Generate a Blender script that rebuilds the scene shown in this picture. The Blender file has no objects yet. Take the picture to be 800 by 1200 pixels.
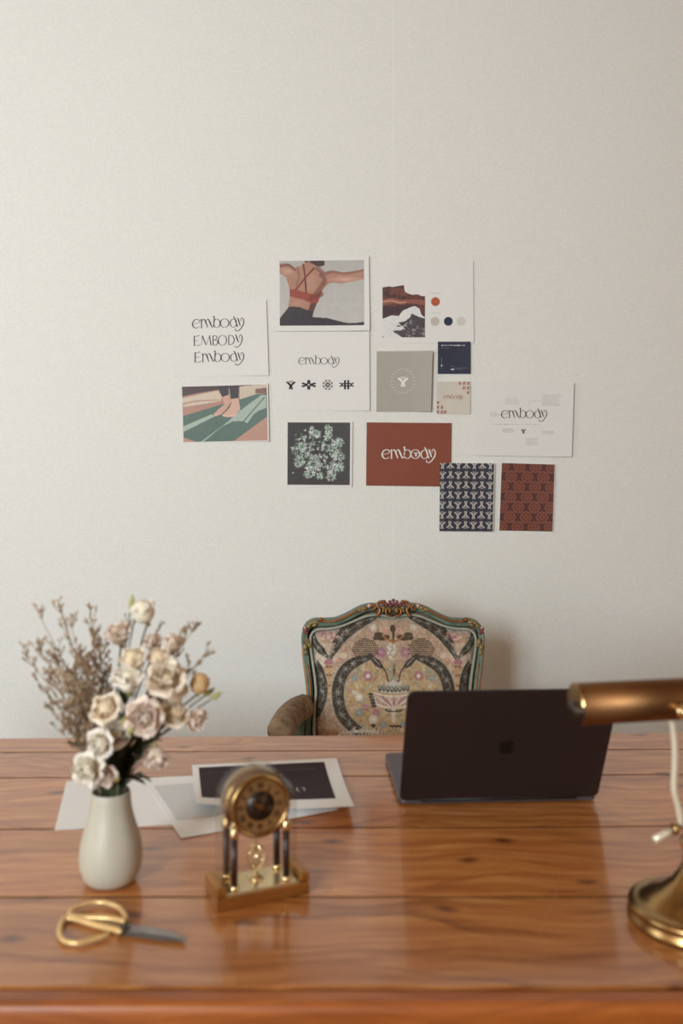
import bpy, bmesh, math, random
import numpy as np
from mathutils import Vector, Matrix
random.seed(7)
S = bpy.context.scene
COL = S.collection
PI = math.pi
# ------------------------------------------------------------------ camera, light, exposure
F = 1050.0          # focal length in pixels of the 800x1200 frame
HZ = 540.0          # horizon row
CH = 1.276          # camera height
DT = 0.75           # desk top height
WY = 2.59           # back wall depth
cam_d = bpy.data.cameras.new('camera'); cam = bpy.data.objects.new('camera', cam_d); COL.objects.link(cam)
cam_d.sensor_fit = 'VERTICAL'; cam_d.sensor_height = 36.0; cam_d.lens = F * 36.0 / 1200.0
cam_d.shift_y = -(600 - HZ) / 1200.0
cam.location = (0, 0, CH); cam.rotation_euler = (PI / 2, 0, 0)
cam_d.dof.use_dof = True; cam_d.dof.focus_distance = 2.42; cam_d.dof.aperture_fstop = 3.4
S.camera = cam
S.view_settings.view_transform = 'Standard'; S.view_settings.look = 'None'
S.view_settings.gamma = 1.0; S.view_settings.use_curve_mapping = False
S.view_settings.exposure = 0.0
S.cycles.max_bounces = 8; S.cycles.diffuse_bounces = 5; S.cycles.glossy_bounces = 5
S.cycles.transmission_bounces = 8; S.cycles.caustics_reflective = False; S.cycles.sample_clamp_indirect = 6.0
wd = bpy.data.worlds.new('daylight'); S.world = wd; wd.use_nodes = True
bg = wd.node_tree.nodes['Background']; bg.inputs[0].default_value = (0.75, 0.88, 1.0, 1); bg.inputs[1].default_value = 1.0
WIN = [(-2.22, 0.58), (-1.54, 0.58)]   # window lights: centre x and width, in the wall behind the camera
WINZ, WINH, RY = 2.0, 1.7, -2.3
for cx_, w_ in WIN:
    ld = bpy.data.lights.new('window_daylight', 'AREA'); ld.shape = 'RECTANGLE'; ld.size = w_; ld.size_y = WINH
    ld.energy = 88.0; ld.color = (0.87, 1.01, 1.07)
    lo = bpy.data.objects.new('window_daylight', ld); COL.objects.link(lo)
    lo.location = (cx_, RY - 0.10, WINZ); lo.rotation_euler = (PI / 2, 0, 0)   # points along +y
# second window in the left wall, further back, gives the soft side light
ld = bpy.data.lights.new('side_window_daylight', 'AREA'); ld.shape = 'RECTANGLE'; ld.size = 0.9; ld.size_y = 1.3
ld.energy = 14.0; ld.color = (0.90, 1.0, 0.98)
lo = bpy.data.objects.new('side_window_daylight', ld); COL.objects.link(lo)
lo.location = (-2.72, 0.55, 1.55); lo.rotation_euler = (PI / 2, 0, -PI / 2)

# weak warm area light added at the right wall to fill shadow
ld = bpy.data.lights.new('warm_fill_light', 'AREA'); ld.shape = 'RECTANGLE'; ld.size = 1.1; ld.size_y = 1.3
ld.energy = 14.0; ld.color = (1.0, 0.88, 0.70)
lo = bpy.data.objects.new('warm_fill_light', ld); COL.objects.link(lo)
lo.location = (2.44, -0.3, 1.75); lo.rotation_euler = (PI / 2, 0, PI / 2)

# ------------------------------------------------------------------ helpers
def lin(c):
    a = np.asarray(c, float) / 255.0
    return np.where(a <= 0.04045, a / 12.92, ((a + 0.055) / 1.055) ** 2.4)
def Wp(px, py, Y): return Vector(((px - 400) / F * Y, Y, CH - (py - HZ) / F * Y))
def Dp(px, py, z=0.0):
    Y = F * (CH - DT - z) / (py - HZ)
    return Vector(((px - 400) / F * Y, Y, DT + z))
def tag(o, label, cat, group=None, kind=None):
    o['label'] = label; o['category'] = cat
    if group: o['group'] = group
    if kind: o['kind'] = kind
    return o
def thing(name, label, cat, loc=(0, 0, 0), rz=0.0, group=None):
    o = bpy.data.objects.new(name, None); COL.objects.link(o); o.empty_display_size = 0.02
    o.location = loc; o.rotation_euler = (0, 0, rz)
    return tag(o, label, cat, group)
def link(name, me, mat=None, parent=None, loc=(0, 0, 0), rot=(0, 0, 0)):
    o = bpy.data.objects.new(name, me); COL.objects.link(o)
    if mat is not None and not me.materials: me.materials.append(mat)
    o.parent = parent; o.location = loc; o.rotation_euler = rot
    return o
class MB:
    def __init__(s): s.v = []; s.f = []; s.sm = []
    def add(s, vs, fs, smooth=False):
        n = len(s.v); s.v += [tuple(p) for p in vs]; s.f += [tuple(i + n for i in f) for f in fs]; s.sm += [smooth] * len(fs)
        return s
    def box(s, lo, hi, M=None):
        x0, y0, z0 = lo; x1, y1, z1 = hi
        vs = [Vector(p) for p in ((x0,y0,z0),(x1,y0,z0),(x1,y1,z0),(x0,y1,z0),(x0,y0,z1),(x1,y0,z1),(x1,y1,z1),(x0,y1,z1))]
        if M is not None: vs = [M @ p for p in vs]
        return s.add(vs, [(0,3,2,1),(4,5,6,7),(0,1,5,4),(1,2,6,5),(2,3,7,6),(3,0,4,7)])
    def tube(s, pts, rad, seg=10, cap=True, flat=1.0):
        pts = [Vector(p) for p in pts]; n = len(pts)
        if not hasattr(rad, '__len__'): rad = [rad] * n
        vs = []; up = None
        for i, p in enumerate(pts):
            t = (pts[min(i + 1, n - 1)] - pts[max(i - 1, 0)]).normalized()
            if up is None:
                up = Vector((0, 0, 1)) if abs(t.z) < 0.9 else Vector((1, 0, 0))
            a = (up - t * up.dot(t)).normalized(); b = t.cross(a); up = a
            for k in range(seg):
                q = 2 * PI * k / seg
                vs.append(p + (a * math.cos(q) + b * math.sin(q) * flat) * rad[i])
        fs = [(i*seg+k, i*seg+(k+1) % seg, (i+1)*seg+(k+1) % seg, (i+1)*seg+k) for i in range(n-1) for k in range(seg)]
        if cap:
            fs.append(tuple(range(seg))[::-1]); fs.append(tuple((n-1)*seg + k for k in range(seg)))
        return s.add(vs, fs, True)
    def lathe(s, prof, seg=32, M=None, c=(0, 0, 0)):
        vs = []; c = Vector(c)
        for r, z in prof:
            for k in range(seg):
                q = 2 * PI * k / seg
                p = Vector((r * math.cos(q), r * math.sin(q), z))
                vs.append((M @ p if M is not None else p) + c)
        n = len(prof)
        fs = [(i*seg+k, i*seg+(k+1) % seg, (i+1)*seg+(k+1) % seg, (i+1)*seg+k) for i in range(n-1) for k in range(seg)]
        return s.add(vs, fs, True)
    def ball(s, c, r, seg=10, rings=6, sc=(1, 1, 1), M=None):
        vs = []; c = Vector(c)
        for i in range(rings + 1):
            a = PI * i / rings
            for k in range(seg):
                q = 2 * PI * k / seg
                p = Vector((math.sin(a) * math.cos(q) * r * sc[0], math.sin(a) * math.sin(q) * r * sc[1], -math.cos(a) * r * sc[2]))
                vs.append((M @ p if M is not None else p) + c)
        fs = [(i*seg+k, i*seg+(k+1) % seg, (i+1)*seg+(k+1) % seg, (i+1)*seg+k) for i in range(rings) for k in range(seg)]
        return s.add(vs, fs, True)
    def mesh(s, name):
        me = bpy.data.meshes.new(name); me.from_pydata(s.v, [], s.f); me.polygons.foreach_set('use_smooth', s.sm); me.update()
        return me
    def build(s, name, mat, parent=None, loc=(0, 0, 0), rot=(0, 0, 0), bevel=0, seg=2, kind=None):
        o = link(name, s.mesh(name), mat, parent, loc, rot)
        if bevel:
            m = o.modifiers.new('bevel', 'BEVEL'); m.width = bevel; m.segments = seg; m.limit_method = 'ANGLE'
        if kind: o['kind'] = kind
        return o
def cr(pts, n=8, closed=False):
    P = [Vector(p) if len(p) == 3 else Vector((p[0], p[1], 0)) for p in pts]
    out = []; m = len(P); rng = range(m if closed else m - 1)
    for i in rng:
        if closed: a, b, c, d = P[(i-1) % m], P[i], P[(i+1) % m], P[(i+2) % m]
        else: a, b, c, d = P[max(i-1, 0)], P[i], P[i+1], P[min(i+2, m-1)]
        for k in range(n):
            t = k / n
            out.append(0.5 * ((2*b) + (c-a)*t + (2*a-5*b+4*c-d)*t*t + (-a+3*b-3*c+d)*t**3))
    if not closed: out.append(P[-1])
    return out
def lerpw(ws, n):
    x = np.linspace(0, len(ws) - 1, n); return np.interp(x, range(len(ws)), ws)

# ------------------------------------------------------------------ materials
def new_mat(name):
    m = bpy.data.materials.new(name); m.use_nodes = True
    return m, m.node_tree.nodes, m.node_tree.links, m.node_tree.nodes['Principled BSDF']
def M_(name, c, rough=0.5, metal=0.0, var=0.08, scale=30.0, bump=0.0, bscale=200.0, coat=0.0, trans=0.0, ior=1.45, sub=0.0, emit=0, stretch=None, spec=0.5):
    m, N, L, b = new_mat(name); c = lin(c)
    tc = N.new('ShaderNodeTexCoord'); vec = tc.outputs['Object']
    if stretch:
        mp = N.new('ShaderNodeMapping'); mp.inputs['Scale'].default_value = stretch; L.new(vec, mp.inputs[0]); vec = mp.outputs[0]
    nz = N.new('ShaderNodeTexNoise'); nz.inputs['Scale'].default_value = scale; nz.inputs['Detail'].default_value = 4; L.new(vec, nz.inputs[0])
    rp = N.new('ShaderNodeValToRGB'); rp.color_ramp.elements[0].position = 0.3; rp.color_ramp.elements[1].position = 0.7
    rp.color_ramp.elements[0].color = (*np.clip(c * (1 - var), 0, 1), 1); rp.color_ramp.elements[1].color = (*np.clip(c * (1 + var), 0, 1), 1)
    L.new(nz.outputs['Fac'], rp.inputs[0]); L.new(rp.outputs[0], b.inputs['Base Color'])
    b.inputs['Roughness'].default_value = rough; b.inputs['Metallic'].default_value = metal
    b.inputs['Coat Weight'].default_value = coat; b.inputs['Transmission Weight'].default_value = trans; b.inputs['IOR'].default_value = ior
    b.inputs['Specular IOR Level'].default_value = spec
    if sub:
        b.inputs['Subsurface Weight'].default_value = sub; b.inputs['Subsurface Scale'].default_value = 0.004
    if bump:
        n2 = N.new('ShaderNodeTexNoise'); n2.inputs['Scale'].default_value = bscale; n2.inputs['Detail'].default_value = 5; L.new(vec, n2.inputs[0])
        bp = N.new('ShaderNodeBump'); bp.inputs['Strength'].default_value = bump; bp.inputs['Distance'].default_value = 0.002
        L.new(n2.outputs['Fac'], bp.inputs['Height']); L.new(bp.outputs[0], b.inputs['Normal'])
    return m
def vc_mat(name, rough=0.6, bump=0.0, bscale=400, coat=0.0):
    m, N, L, b = new_mat(name)
    a = N.new('ShaderNodeAttribute'); a.attribute_name = 'Col'; L.new(a.outputs['Color'], b.inputs['Base Color'])
    b.inputs['Roughness'].default_value = rough; b.inputs['Coat Weight'].default_value = coat
    if bump:
        tc = N.new('ShaderNodeTexCoord'); n2 = N.new('ShaderNodeTexNoise'); n2.inputs['Scale'].default_value = bscale; L.new(tc.outputs['Object'], n2.inputs[0])
        bp = N.new('ShaderNodeBump'); bp.inputs['Strength'].default_value = bump; bp.inputs['Distance'].default_value = 0.002
        L.new(n2.outputs['Fac'], bp.inputs['Height']); L.new(bp.outputs[0], b.inputs['Normal'])
    return m
def wood_mat(name, cols, rough=0.22, coat=0.35, sc=1.0, knots=True):
    """cols: dark, mid, light; grain runs along object x"""
    m, N, L, b = new_mat(name)
    tc = N.new('ShaderNodeTexCoord'); oi = N.new('ShaderNodeObjectInfo')
    mul = N.new('ShaderNodeMath'); mul.operation = 'MULTIPLY'; mul.inputs[1].default_value = 37.0; L.new(oi.outputs['Random'], mul.inputs[0])
    cmb = N.new('ShaderNodeCombineXYZ'); L.new(mul.outputs[0], cmb.inputs[0]); L.new(mul.outputs[0], cmb.inputs[1]); L.new(mul.outputs[0], cmb.inputs[2])
    add = N.new('ShaderNodeVectorMath'); add.operation = 'ADD'; L.new(tc.outputs['Object'], add.inputs[0]); L.new(cmb.outputs[0], add.inputs[1])
    # warp
    wn = N.new('ShaderNodeTexNoise'); wn.inputs['Scale'].default_value = 3.0 * sc; wn.inputs['Detail'].default_value = 2; L.new(add.outputs[0], wn.inputs[0])
    ws = N.new('ShaderNodeVectorMath'); ws.operation = 'SCALE'; ws.inputs['Scale'].default_value = 0.10; L.new(wn.outputs['Color'], ws.inputs[0])
    wa = N.new('ShaderNodeVectorMath'); wa.operation = 'ADD'; L.new(add.outputs[0], wa.inputs[0]); L.new(ws.outputs[0], wa.inputs[1])
    def mapped(s):
        mp = N.new('ShaderNodeMapping'); mp.inputs['Scale'].default_value = s; L.new(wa.outputs[0], mp.inputs[0]); return mp.outputs[0]
    n1 = N.new('ShaderNodeTexNoise'); n1.inputs['Scale'].default_value = 2.2 * sc; n1.inputs['Detail'].default_value = 7; n1.inputs['Roughness'].default_value = 0.6
    L.new(mapped((2.4, 34, 34)), n1.inputs[0])
    r1 = N.new('ShaderNodeValToRGB'); e = r1.color_ramp.elements
    e[0].position = 0.24; e[0].color = (*lin(cols[0]), 1); e[1].position = 0.68; e[1].color = (*lin(cols[2]), 1)
    e2 = r1.color_ramp.elements.new(0.5); e2.color = (*lin(cols[1]), 1); L.new(n1.outputs['Fac'], r1.inputs[0])
    # broad patches
    wv2 = N.new('ShaderNodeTexNoise'); wv2.inputs['Scale'].default_value = 2.6 * sc; wv2.inputs['Detail'].default_value = 1; L.new(mapped((.8, 3.2, 3.2)), wv2.inputs[0])
    n3 = N.new('ShaderNodeTexNoise'); n3.inputs['Scale'].default_value = 1.6 * sc; n3.inputs['Detail'].default_value = 3; L.new(mapped((1, 3, 3)), n3.inputs[0])
    r3 = N.new('ShaderNodeValToRGB'); r3.color_ramp.elements[0].position = 0.35; r3.color_ramp.elements[0].color = (0.80, 0.74, 0.68, 1)
    r3.color_ramp.elements[1].position = 0.62; r3.color_ramp.elements[1].color = (1.05, 1.05, 1.05, 1); L.new(n3.outputs['Fac'], r3.inputs[0])
    mx = N.new('ShaderNodeMix'); mx.data_type = 'RGBA'; mx.blend_type = 'MULTIPLY'; mx.inputs['Factor'].default_value = 0.8
    L.new(r1.outputs[0], mx.inputs[6]); L.new(r3.outputs[0], mx.inputs[7]); cur = mx.outputs[2]
    # cathedral figure: thin dark wavy lines
    wv = N.new('ShaderNodeTexNoise'); wv.inputs['Scale'].default_value = 1.1 * sc; wv.inputs['Detail'].default_value = 0.5; L.new(mapped((0.8, 5.0, 5.0)), wv.inputs[0])
    m1 = N.new('ShaderNodeMath'); m1.operation = 'MULTIPLY'; m1.inputs[1].default_value = 10.0; L.new(wv.outputs['Fac'], m1.inputs[0])
    m2 = N.new('ShaderNodeMath'); m2.operation = 'FRACT'; L.new(m1.outputs[0], m2.inputs[0])
    r4 = N.new('ShaderNodeValToRGB'); q = r4.color_ramp.elements
    q[0].position = 0.0; q[0].color = (0.48, 0.36, 0.30, 1); q[1].position = 0.14; q[1].color = (1, 1, 1, 1); L.new(m2.outputs[0], r4.inputs[0])
    mf = N.new('ShaderNodeMapRange'); mf.inputs['From Min'].default_value = .42; mf.inputs['From Max'].default_value = .62; mf.inputs['To Min'].default_value = .08; mf.inputs['To Max'].default_value = .95; L.new(wv2.outputs['Fac'], mf.inputs[0])
    mx2 = N.new('ShaderNodeMix'); mx2.data_type = 'RGBA'; mx2.blend_type = 'MULTIPLY'; L.new(mf.outputs[0], mx2.inputs[0])
    L.new(cur, mx2.inputs[6]); L.new(r4.outputs[0], mx2.inputs[7]); cur = mx2.outputs[2]
    if knots:
        vo = N.new('ShaderNodeTexVoronoi'); vo.voronoi_dimensions = '2D'; vo.inputs['Scale'].default_value = 4.6; L.new(mapped((1.0, 2.0, 2.0)), vo.inputs[0])
        r5 = N.new('ShaderNodeValToRGB'); q = r5.color_ramp.elements
        q[0].position = 0.02; q[0].color = (0.22, 0.12, 0.10, 1); q[1].position = 0.095; q[1].color = (1, 1, 1, 1); L.new(vo.outputs['Distance'], r5.inputs[0])
        mx3 = N.new('ShaderNodeMix'); mx3.data_type = 'RGBA'; mx3.blend_type = 'MULTIPLY'; mx3.inputs[0].default_value = 0.85
        L.new(cur, mx3.inputs[6]); L.new(r5.outputs[0], mx3.inputs[7]); cur = mx3.outputs[2]
    mr = N.new('ShaderNodeMapRange'); mr.inputs['To Min'].default_value = .86; mr.inputs['To Max'].default_value = 1.08; L.new(oi.outputs['Random'], mr.inputs[0])
    hs = N.new('ShaderNodeHueSaturation'); L.new(mr.outputs[0], hs.inputs['Value']); L.new(cur, hs.inputs['Color']); cur = hs.outputs[0]
    L.new(cur, b.inputs['Base Color']); b.inputs['Coat IOR'].default_value = 1.75
    b.inputs['Roughness'].default_value = 0.45; b.inputs['Coat Weight'].default_value = coat; b.inputs['Coat Roughness'].default_value = rough
    bp = N.new('ShaderNodeBump'); bp.inputs['Strength'].default_value = 0.12; bp.inputs['Distance'].default_value = 0.001
    L.new(n1.outputs['Fac'], bp.inputs['Height']); L.new(bp.outputs[0], b.inputs['Normal'])
    return m
DESKW = ((146, 80, 36), (194, 122, 60), (214, 150, 86))
m_desk = wood_mat('varnished_pine', DESKW, rough=0.13, coat=0.75)
m_apron = wood_mat('orange_pine_edge', ((124, 62, 18), (156, 82, 28), (174, 100, 38)), rough=0.3, coat=0.3, knots=False)
m_floor = wood_mat('floor_oak', ((90, 62, 42), (120, 86, 58), (140, 104, 74)), rough=0.35, coat=0.2)
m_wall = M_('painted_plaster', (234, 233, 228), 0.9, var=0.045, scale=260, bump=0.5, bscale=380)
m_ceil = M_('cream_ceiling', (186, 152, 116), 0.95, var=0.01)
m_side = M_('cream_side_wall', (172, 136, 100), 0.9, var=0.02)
m_trim = M_('white_gloss_trim', (225, 221, 210), 0.4, var=0.02)
m_paper = M_('white_paper', (232, 230, 227), 0.7, var=0.01, scale=60)
m_ink = M_('aubergine_ink', (52, 34, 46), 0.6, var=0.03)
m_brass = M_('aged_brass', (172, 138, 92), 0.27, 1.0, var=0.12, scale=40)
m_brass2 = M_('polished_brass', (230, 206, 160), 0.18, 1.0, var=0.04)
m_gold = M_('gold_leaf', (152, 102, 62), 0.42, 0.7, var=0.22, scale=120)

# ------------------------------------------------------------------ setting
def struct(name, mb, mat, parent=None, **k):
    o = mb.build(name, mat, parent, **k)
    if parent is None: o['kind'] = 'structure'
    return o
XL, XR, RH = -2.8, 2.5, 3.05
struct('wall_back', MB().box((XL - .1, WY, 0), (XR + .1, WY + .12, RH)), m_wall)
struct('trim_1', MB().box((-0.0011, -.00035, 0), (0.0011, 0, RH)), M_('wallpaper_seam', (240, 239, 234), 0.8, var=0.01), loc=((460.5 - 400) / F * WY, WY, 0))
flo = bpy.data.objects.new('floor', None); COL.objects.link(flo); flo['kind'] = 'structure'
for i in range(26):
    x0 = XL + i * (XR - XL) / 26
    o = MB().box((-2.6, -.0995, -.03), (2.6, .0995, 0)).build('floorboard', m_floor, flo, loc=(x0 + .098, (RY + WY) / 2, 0), rot=(0, 0, PI / 2), bevel=.002, seg=1)
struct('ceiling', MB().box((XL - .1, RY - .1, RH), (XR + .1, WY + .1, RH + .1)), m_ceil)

def wall_with_holes(name, axis, pos, th, a0, a1, holes, mat):
    mb = MB(); holes = sorted(holes)
    def bx(u0, u1, z0, z1):
        if u1 - u0 < 1e-5 or z1 - z0 < 1e-5: return
        if axis == 'x': mb.box((u0, pos - th, z0), (u1, pos, z1))
        else: mb.box((pos - th, u0, z0), (pos, u1, z1))
    u = a0
    for (h0, h1, z0, z1) in holes:
        bx(u, h0, 0, RH); bx(h0, h1, 0, z0); bx(h0, h1, z1, RH); u = h1
    bx(u, a1, 0, RH)
    return struct(name, mb, mat)
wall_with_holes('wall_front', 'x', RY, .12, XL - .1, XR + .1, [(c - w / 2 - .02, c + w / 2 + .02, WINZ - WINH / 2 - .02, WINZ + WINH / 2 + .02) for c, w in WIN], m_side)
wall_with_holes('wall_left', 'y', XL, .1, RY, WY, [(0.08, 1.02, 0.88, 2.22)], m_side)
wall_with_holes('wall_right', 'y', XR + .1, .1, RY, WY, [(-.88, .28, 1.07, 2.43)], m_side)  # right-wall opening is made up to go with the added fill light
for n_, xx, yy0, yy1, zz0, zz1 in ((3, XL - .05, .08, 1.02, .88, 2.22), (4, XR + .05, -.88, .28, 1.07, 2.43)):  # the right-hand frame is made up around the added fill light
    mb = MB()
    for q in ((yy0, zz0, yy1, zz0 + .04), (yy0, zz1 - .04, yy1, zz1), (yy0, zz0, yy0 + .04, zz1), (yy1 - .04, zz0, yy1, zz1)):
        mb.box((xx - .02, q[0], q[1]), (xx + .02, q[2], q[3]))
    struct('window_%d' % n_, mb, m_trim)  # window_4 is only the made-up frame around the added fill light
for i, (c, w) in enumerate(WIN):
    mb = MB(); z0, z1 = WINZ - WINH / 2 - .02, WINZ + WINH / 2 + .02; x0, x1 = c - w / 2 - .02, c + w / 2 + .02
    for q in ((x0, z0, x1, z0 + .03), (x0, z1 - .03, x1, z1), (x0, z0, x0 + .03, z1), (x1 - .03, z0, x1, z1), (x0, WINZ + .2, x1, WINZ + .225)):
        mb.box((q[0], RY - .06, q[1]), (q[2], RY - .02, q[3]))
    struct('window_%d' % (i + 1), mb, m_trim)
struct('baseboard_back', MB().box((XL, WY - .018, 0), (XR, WY, .12)), m_trim, bevel=.004)

# ------------------------------------------------------------------ flat print helpers
class Canvas:
    """a small colour raster (sRGB 0-255) laid on a print as vertex colour"""
    def __init__(s, x0, y0, x1, y1, W, H, bgc):
        s.W, s.H = W, H
        s.X, s.Y = np.meshgrid(np.linspace(x0, x1, W), np.linspace(y0, y1, H))
        s.a = np.ones((H, W, 3)) * np.array(bgc, float); s.u = (x1 - x0) / W
    def mix(s, mask, c, al=1.0):
        k = (np.clip(mask, 0, 1) * al)[..., None]; s.a = s.a * (1 - k) + np.array(c, float) * k
    def inpoly(s, pts):
        ins = np.zeros(s.X.shape, bool); n = len(pts)
        for i in range(n):
            xa, ya = pts[i]; xb, yb = pts[(i + 1) % n]
            if ya == yb: continue
            ins ^= ((ya > s.Y) != (yb > s.Y)) & (s.X < (xb - xa) * (s.Y - ya) / (yb - ya) + xa)
        return ins
    def poly(s, pts, c, al=1.0): s.mix(s.inpoly(pts).astype(float), c, al)
    def dist(s, pts, ws):
        best = np.full(s.X.shape, 1e9)
        for i in range(len(pts) - 1):
            ax, ay = pts[i][0], pts[i][1]; bx, by = pts[i+1][0], pts[i+1][1]
            dx, dy = bx - ax, by - ay; L2 = dx * dx + dy * dy + 1e-9
            t = np.clip(((s.X - ax) * dx + (s.Y - ay) * dy) / L2, 0, 1)
            d = np.hypot(s.X - ax - t * dx, s.Y - ay - t * dy) - (ws[i] + (ws[i+1] - ws[i]) * t) / 2
            best = np.minimum(best, d)
        return best
    def stroke(s, pts, w, c, al=1.0, smooth=True, soft=1.0):
        if smooth and len(pts) > 2:
            p = cr(pts, 5); ws = lerpw(w if hasattr(w, '__len__') else [w, w], len(p))
        else: p = pts; ws = lerpw(w if hasattr(w, '__len__') else [w, w], len(p))
        s.mix(0.5 - s.dist(p, ws) / (s.u * soft), c, al)
    def ell(s, cx, cy, rx, ry, c, al=1.0, soft=0.0):
        d = np.hypot((s.X - cx) / rx, (s.Y - cy) / ry)
        s.mix((1 - d) / max(soft, s.u / min(rx, ry)) + (0.5 if not soft else 0), c, al)
    def noise(s, amp, cell, seed=0, tint=(1, 1, 1)):
        r = np.random.RandomState(seed); g = r.rand(int(s.H / cell) + 3, int(s.W / cell) + 3)
        yy = np.arange(s.H) / cell; xx = np.arange(s.W) / cell
        y0 = yy.astype(int); x0 = xx.astype(int); fy = (yy - y0)[:, None]; fx = (xx - x0)[None]
        v = (g[y0][:, x0] * (1-fy) * (1-fx) + g[y0+1][:, x0] * fy * (1-fx) + g[y0][:, x0+1] * (1-fy) * fx + g[y0+1][:, x0+1] * fy * fx)
        return v - 0.5 if amp is None else s._an((v - 0.5) * amp, tint)
    def _an(s, v, tint): s.a = s.a + v[..., None] * np.array(tint, float)
    def mesh(s, name, P, mat, parent, loc=(0, 0, 0)):
        """P(s,t) -> local xyz for s,t in 0..1"""
        W, H = s.W, s.H
        co = np.array([P(i / (W - 1), j / (H - 1)) for j in range(H) for i in range(W)], dtype=np.float32)
        idx = np.arange(W * H).reshape(H, W)
        q = np.stack([idx[:-1, :-1], idx[1:, :-1], idx[1:, 1:], idx[:-1, 1:]], -1).reshape(-1, 4)
        me = bpy.data.meshes.new(name); me.from_pydata(co.tolist(), [], q.tolist())
        at = me.color_attributes.new('Col', 'FLOAT_COLOR', 'POINT')
        cc = np.ones((W * H, 4), dtype=np.float32); cc[:, :3] = lin(np.clip(s.a, 0, 255)).reshape(-1, 3)
        at.data.foreach_set('color', cc.ravel())
        me.polygons.foreach_set('use_smooth', [True] * len(me.polygons))
        return link(name, me, mat, parent, loc)
m_photo = vc_mat('photo_print', 0.5)
m_tapestry = vc_mat('tapestry_weave', 0.9, 0.5, 900)

# ------------------------------------------------------------------ lettering: glyph strokes (y up, x-height 77, baseline 0)
def arc(cx, cy, rx, ry, a0, a1, n=20, thick=8, thin=3.2):
    pts = []; ws = []
    for i in range(n + 1):
        a = math.radians(a0 + (a1 - a0) * i / n)
        pts.append((cx + rx * math.cos(a), cy + ry * math.sin(a))); ws.append(thin + (thick - thin) * abs(math.cos(a)) ** 1.5)
    return pts, ws
def sp(pts, ws, n=6):
    p = [(q.x, q.y) for q in cr(pts, n)]; return p, list(lerpw(ws, len(p)))
def g_lower():
    G = []
    # e
    G.append(sp([(12, 32), (40, 41), (68, 52), (62, 68), (42, 77), (18, 66), (4, 36), (14, 10), (38, -1), (66, 15)], [3, 3, 3.5, 6, 4, 7, 9, 8, 4, 3]))
    # m
    G.append(sp([(74, 66), (83, 76), (84, 60), (84, 0)], [3, 7, 8, 8])); G.append(([(76, 0), (92, 0)], [3, 3]))
    G.append(sp([(84, 52), (98, 74), (112, 70), (122, 48), (138, 2)], [3, 4, 8, 10, 6]))
    G.append(sp([(124, 54), (136, 76), (148, 70), (160, 42), (178, 2)], [3, 4, 8, 11, 6]))
    # b
    G.append(sp([(184, 92), (194, 100), (196, 80), (193, 30), (184, 2)], [3, 8, 8, 7, 4]))
    G.append(arc(219, 38, 29, 38, 165, -165))
    # o
    G.append(arc(288, 38, 37, 38, 0, 360, 30))
    return G
def g_dy(ox=0):
    G = []
    G.append(arc(366 + ox, 36, 29, 36, 20, 340, 24))
    G.append(sp([(362 + ox, 96), (372 + ox, 88), (382 + ox, 66), (396 + ox, 20), (404 + ox, 2)], [3, 8, 9, 10, 5]))
    G.append(sp([(398 + ox, 78), (406 + ox, 74), (414 + ox, 50), (426 + ox, 12)], [3, 8, 10, 7]))
    G.append(sp([(434 + ox, 50), (430 + ox, 70), (442 + ox, 79), (455 + ox, 66), (457 + ox, 34), (442 + ox, 2), (414 + ox, -30), (388 + ox, -32), (380 + ox, -20), (390 + ox, -12)],
             [3, 4, 5, 7, 8, 7, 6, 5, 5, 3]))
    return G
def g_E():
    return [([(14, 2), (14, 90)], [9, 9]), sp([(14, 90), (34, 84), (50, 92), (62, 90)], [3, 3, 6, 3]), sp([(14, 46), (34, 44), (50, 50)], [3, 3, 4]),
            sp([(4, 0), (34, 2), (54, 0), (66, 12)], [3, 3, 4, 5])]
def g_caps():
    G = g_E()
    G += [([(78, 0), (88, 88)], [3, 4]), sp([(86, 92), (98, 60), (122, 4)], [8, 9, 7]), ([(122, 4), (154, 88)], [3, 3]), ([(152, 92), (166, 2)], [8, 9])]
    G += [([(186, 0), (186, 90)], [8, 8]), sp([(186, 88), (212, 86), (220, 68), (206, 50), (188, 47)], [3, 5, 7, 4, 3]), sp([(188, 47), (220, 44), (230, 24), (214, 3), (184, 1)], [3, 5, 9, 5, 3])]
    G.append(arc(272, 44, 38, 46, 0, 360, 30))
    G += [([(330, 0), (330, 90)], [8, 8]), sp([(330, 88), (364, 82), (380, 48), (366, 10), (330, 1)], [3, 6, 9, 6, 3])]
    G += [sp([(388, 96), (398, 84), (408, 50), (422, 22)], [3, 10, 11, 6]),
          sp([(430, 58), (428, 82), (442, 90), (452, 72), (452, 40), (438, 4), (412, -22), (390, -20), (384, -8)], [3, 4, 6, 8, 8, 7, 6, 5, 3])]
    return G
WORD = g_lower() + g_dy()
def word_mixed():
    G = g_E()
    for p, w in g_lower()[1:] + g_dy(): G.append(([(x, y) for x, y in p], w))
    return G
def ribbons(strokes, P, h, wscale=1.0):
    """strokes in photo px: list of (pts, widths); P(px,py,h)->xyz"""
    vs = []; fs = []
    for pts, ws in strokes:
        n = len(pts); base = len(vs)
        for i in range(n):
            a = pts[max(i-1, 0)]; b = pts[min(i+1, n-1)]; dx, dy = b[0]-a[0], b[1]-a[1]; l = math.hypot(dx, dy) or 1
            nx, ny = -dy / l, dx / l; w = ws[i] * wscale / 2
            vs.append(P(pts[i][0] + nx * w, pts[i][1] + ny * w, h)); vs.append(P(pts[i][0] - nx * w, pts[i][1] - ny * w, h))
        for i in range(n - 1): fs.append((base + 2*i, base + 2*i + 1, base + 2*i + 3, base + 2*i + 2))
    mb = MB(); mb.add(vs, fs); return mb
def place_strokes(G, x, base, sc, slope=0.0):
    return [([(x + a * sc, base - b * sc + a * sc * slope) for a, b in p], [w * sc for w in ws]) for p, ws in G]
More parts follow.
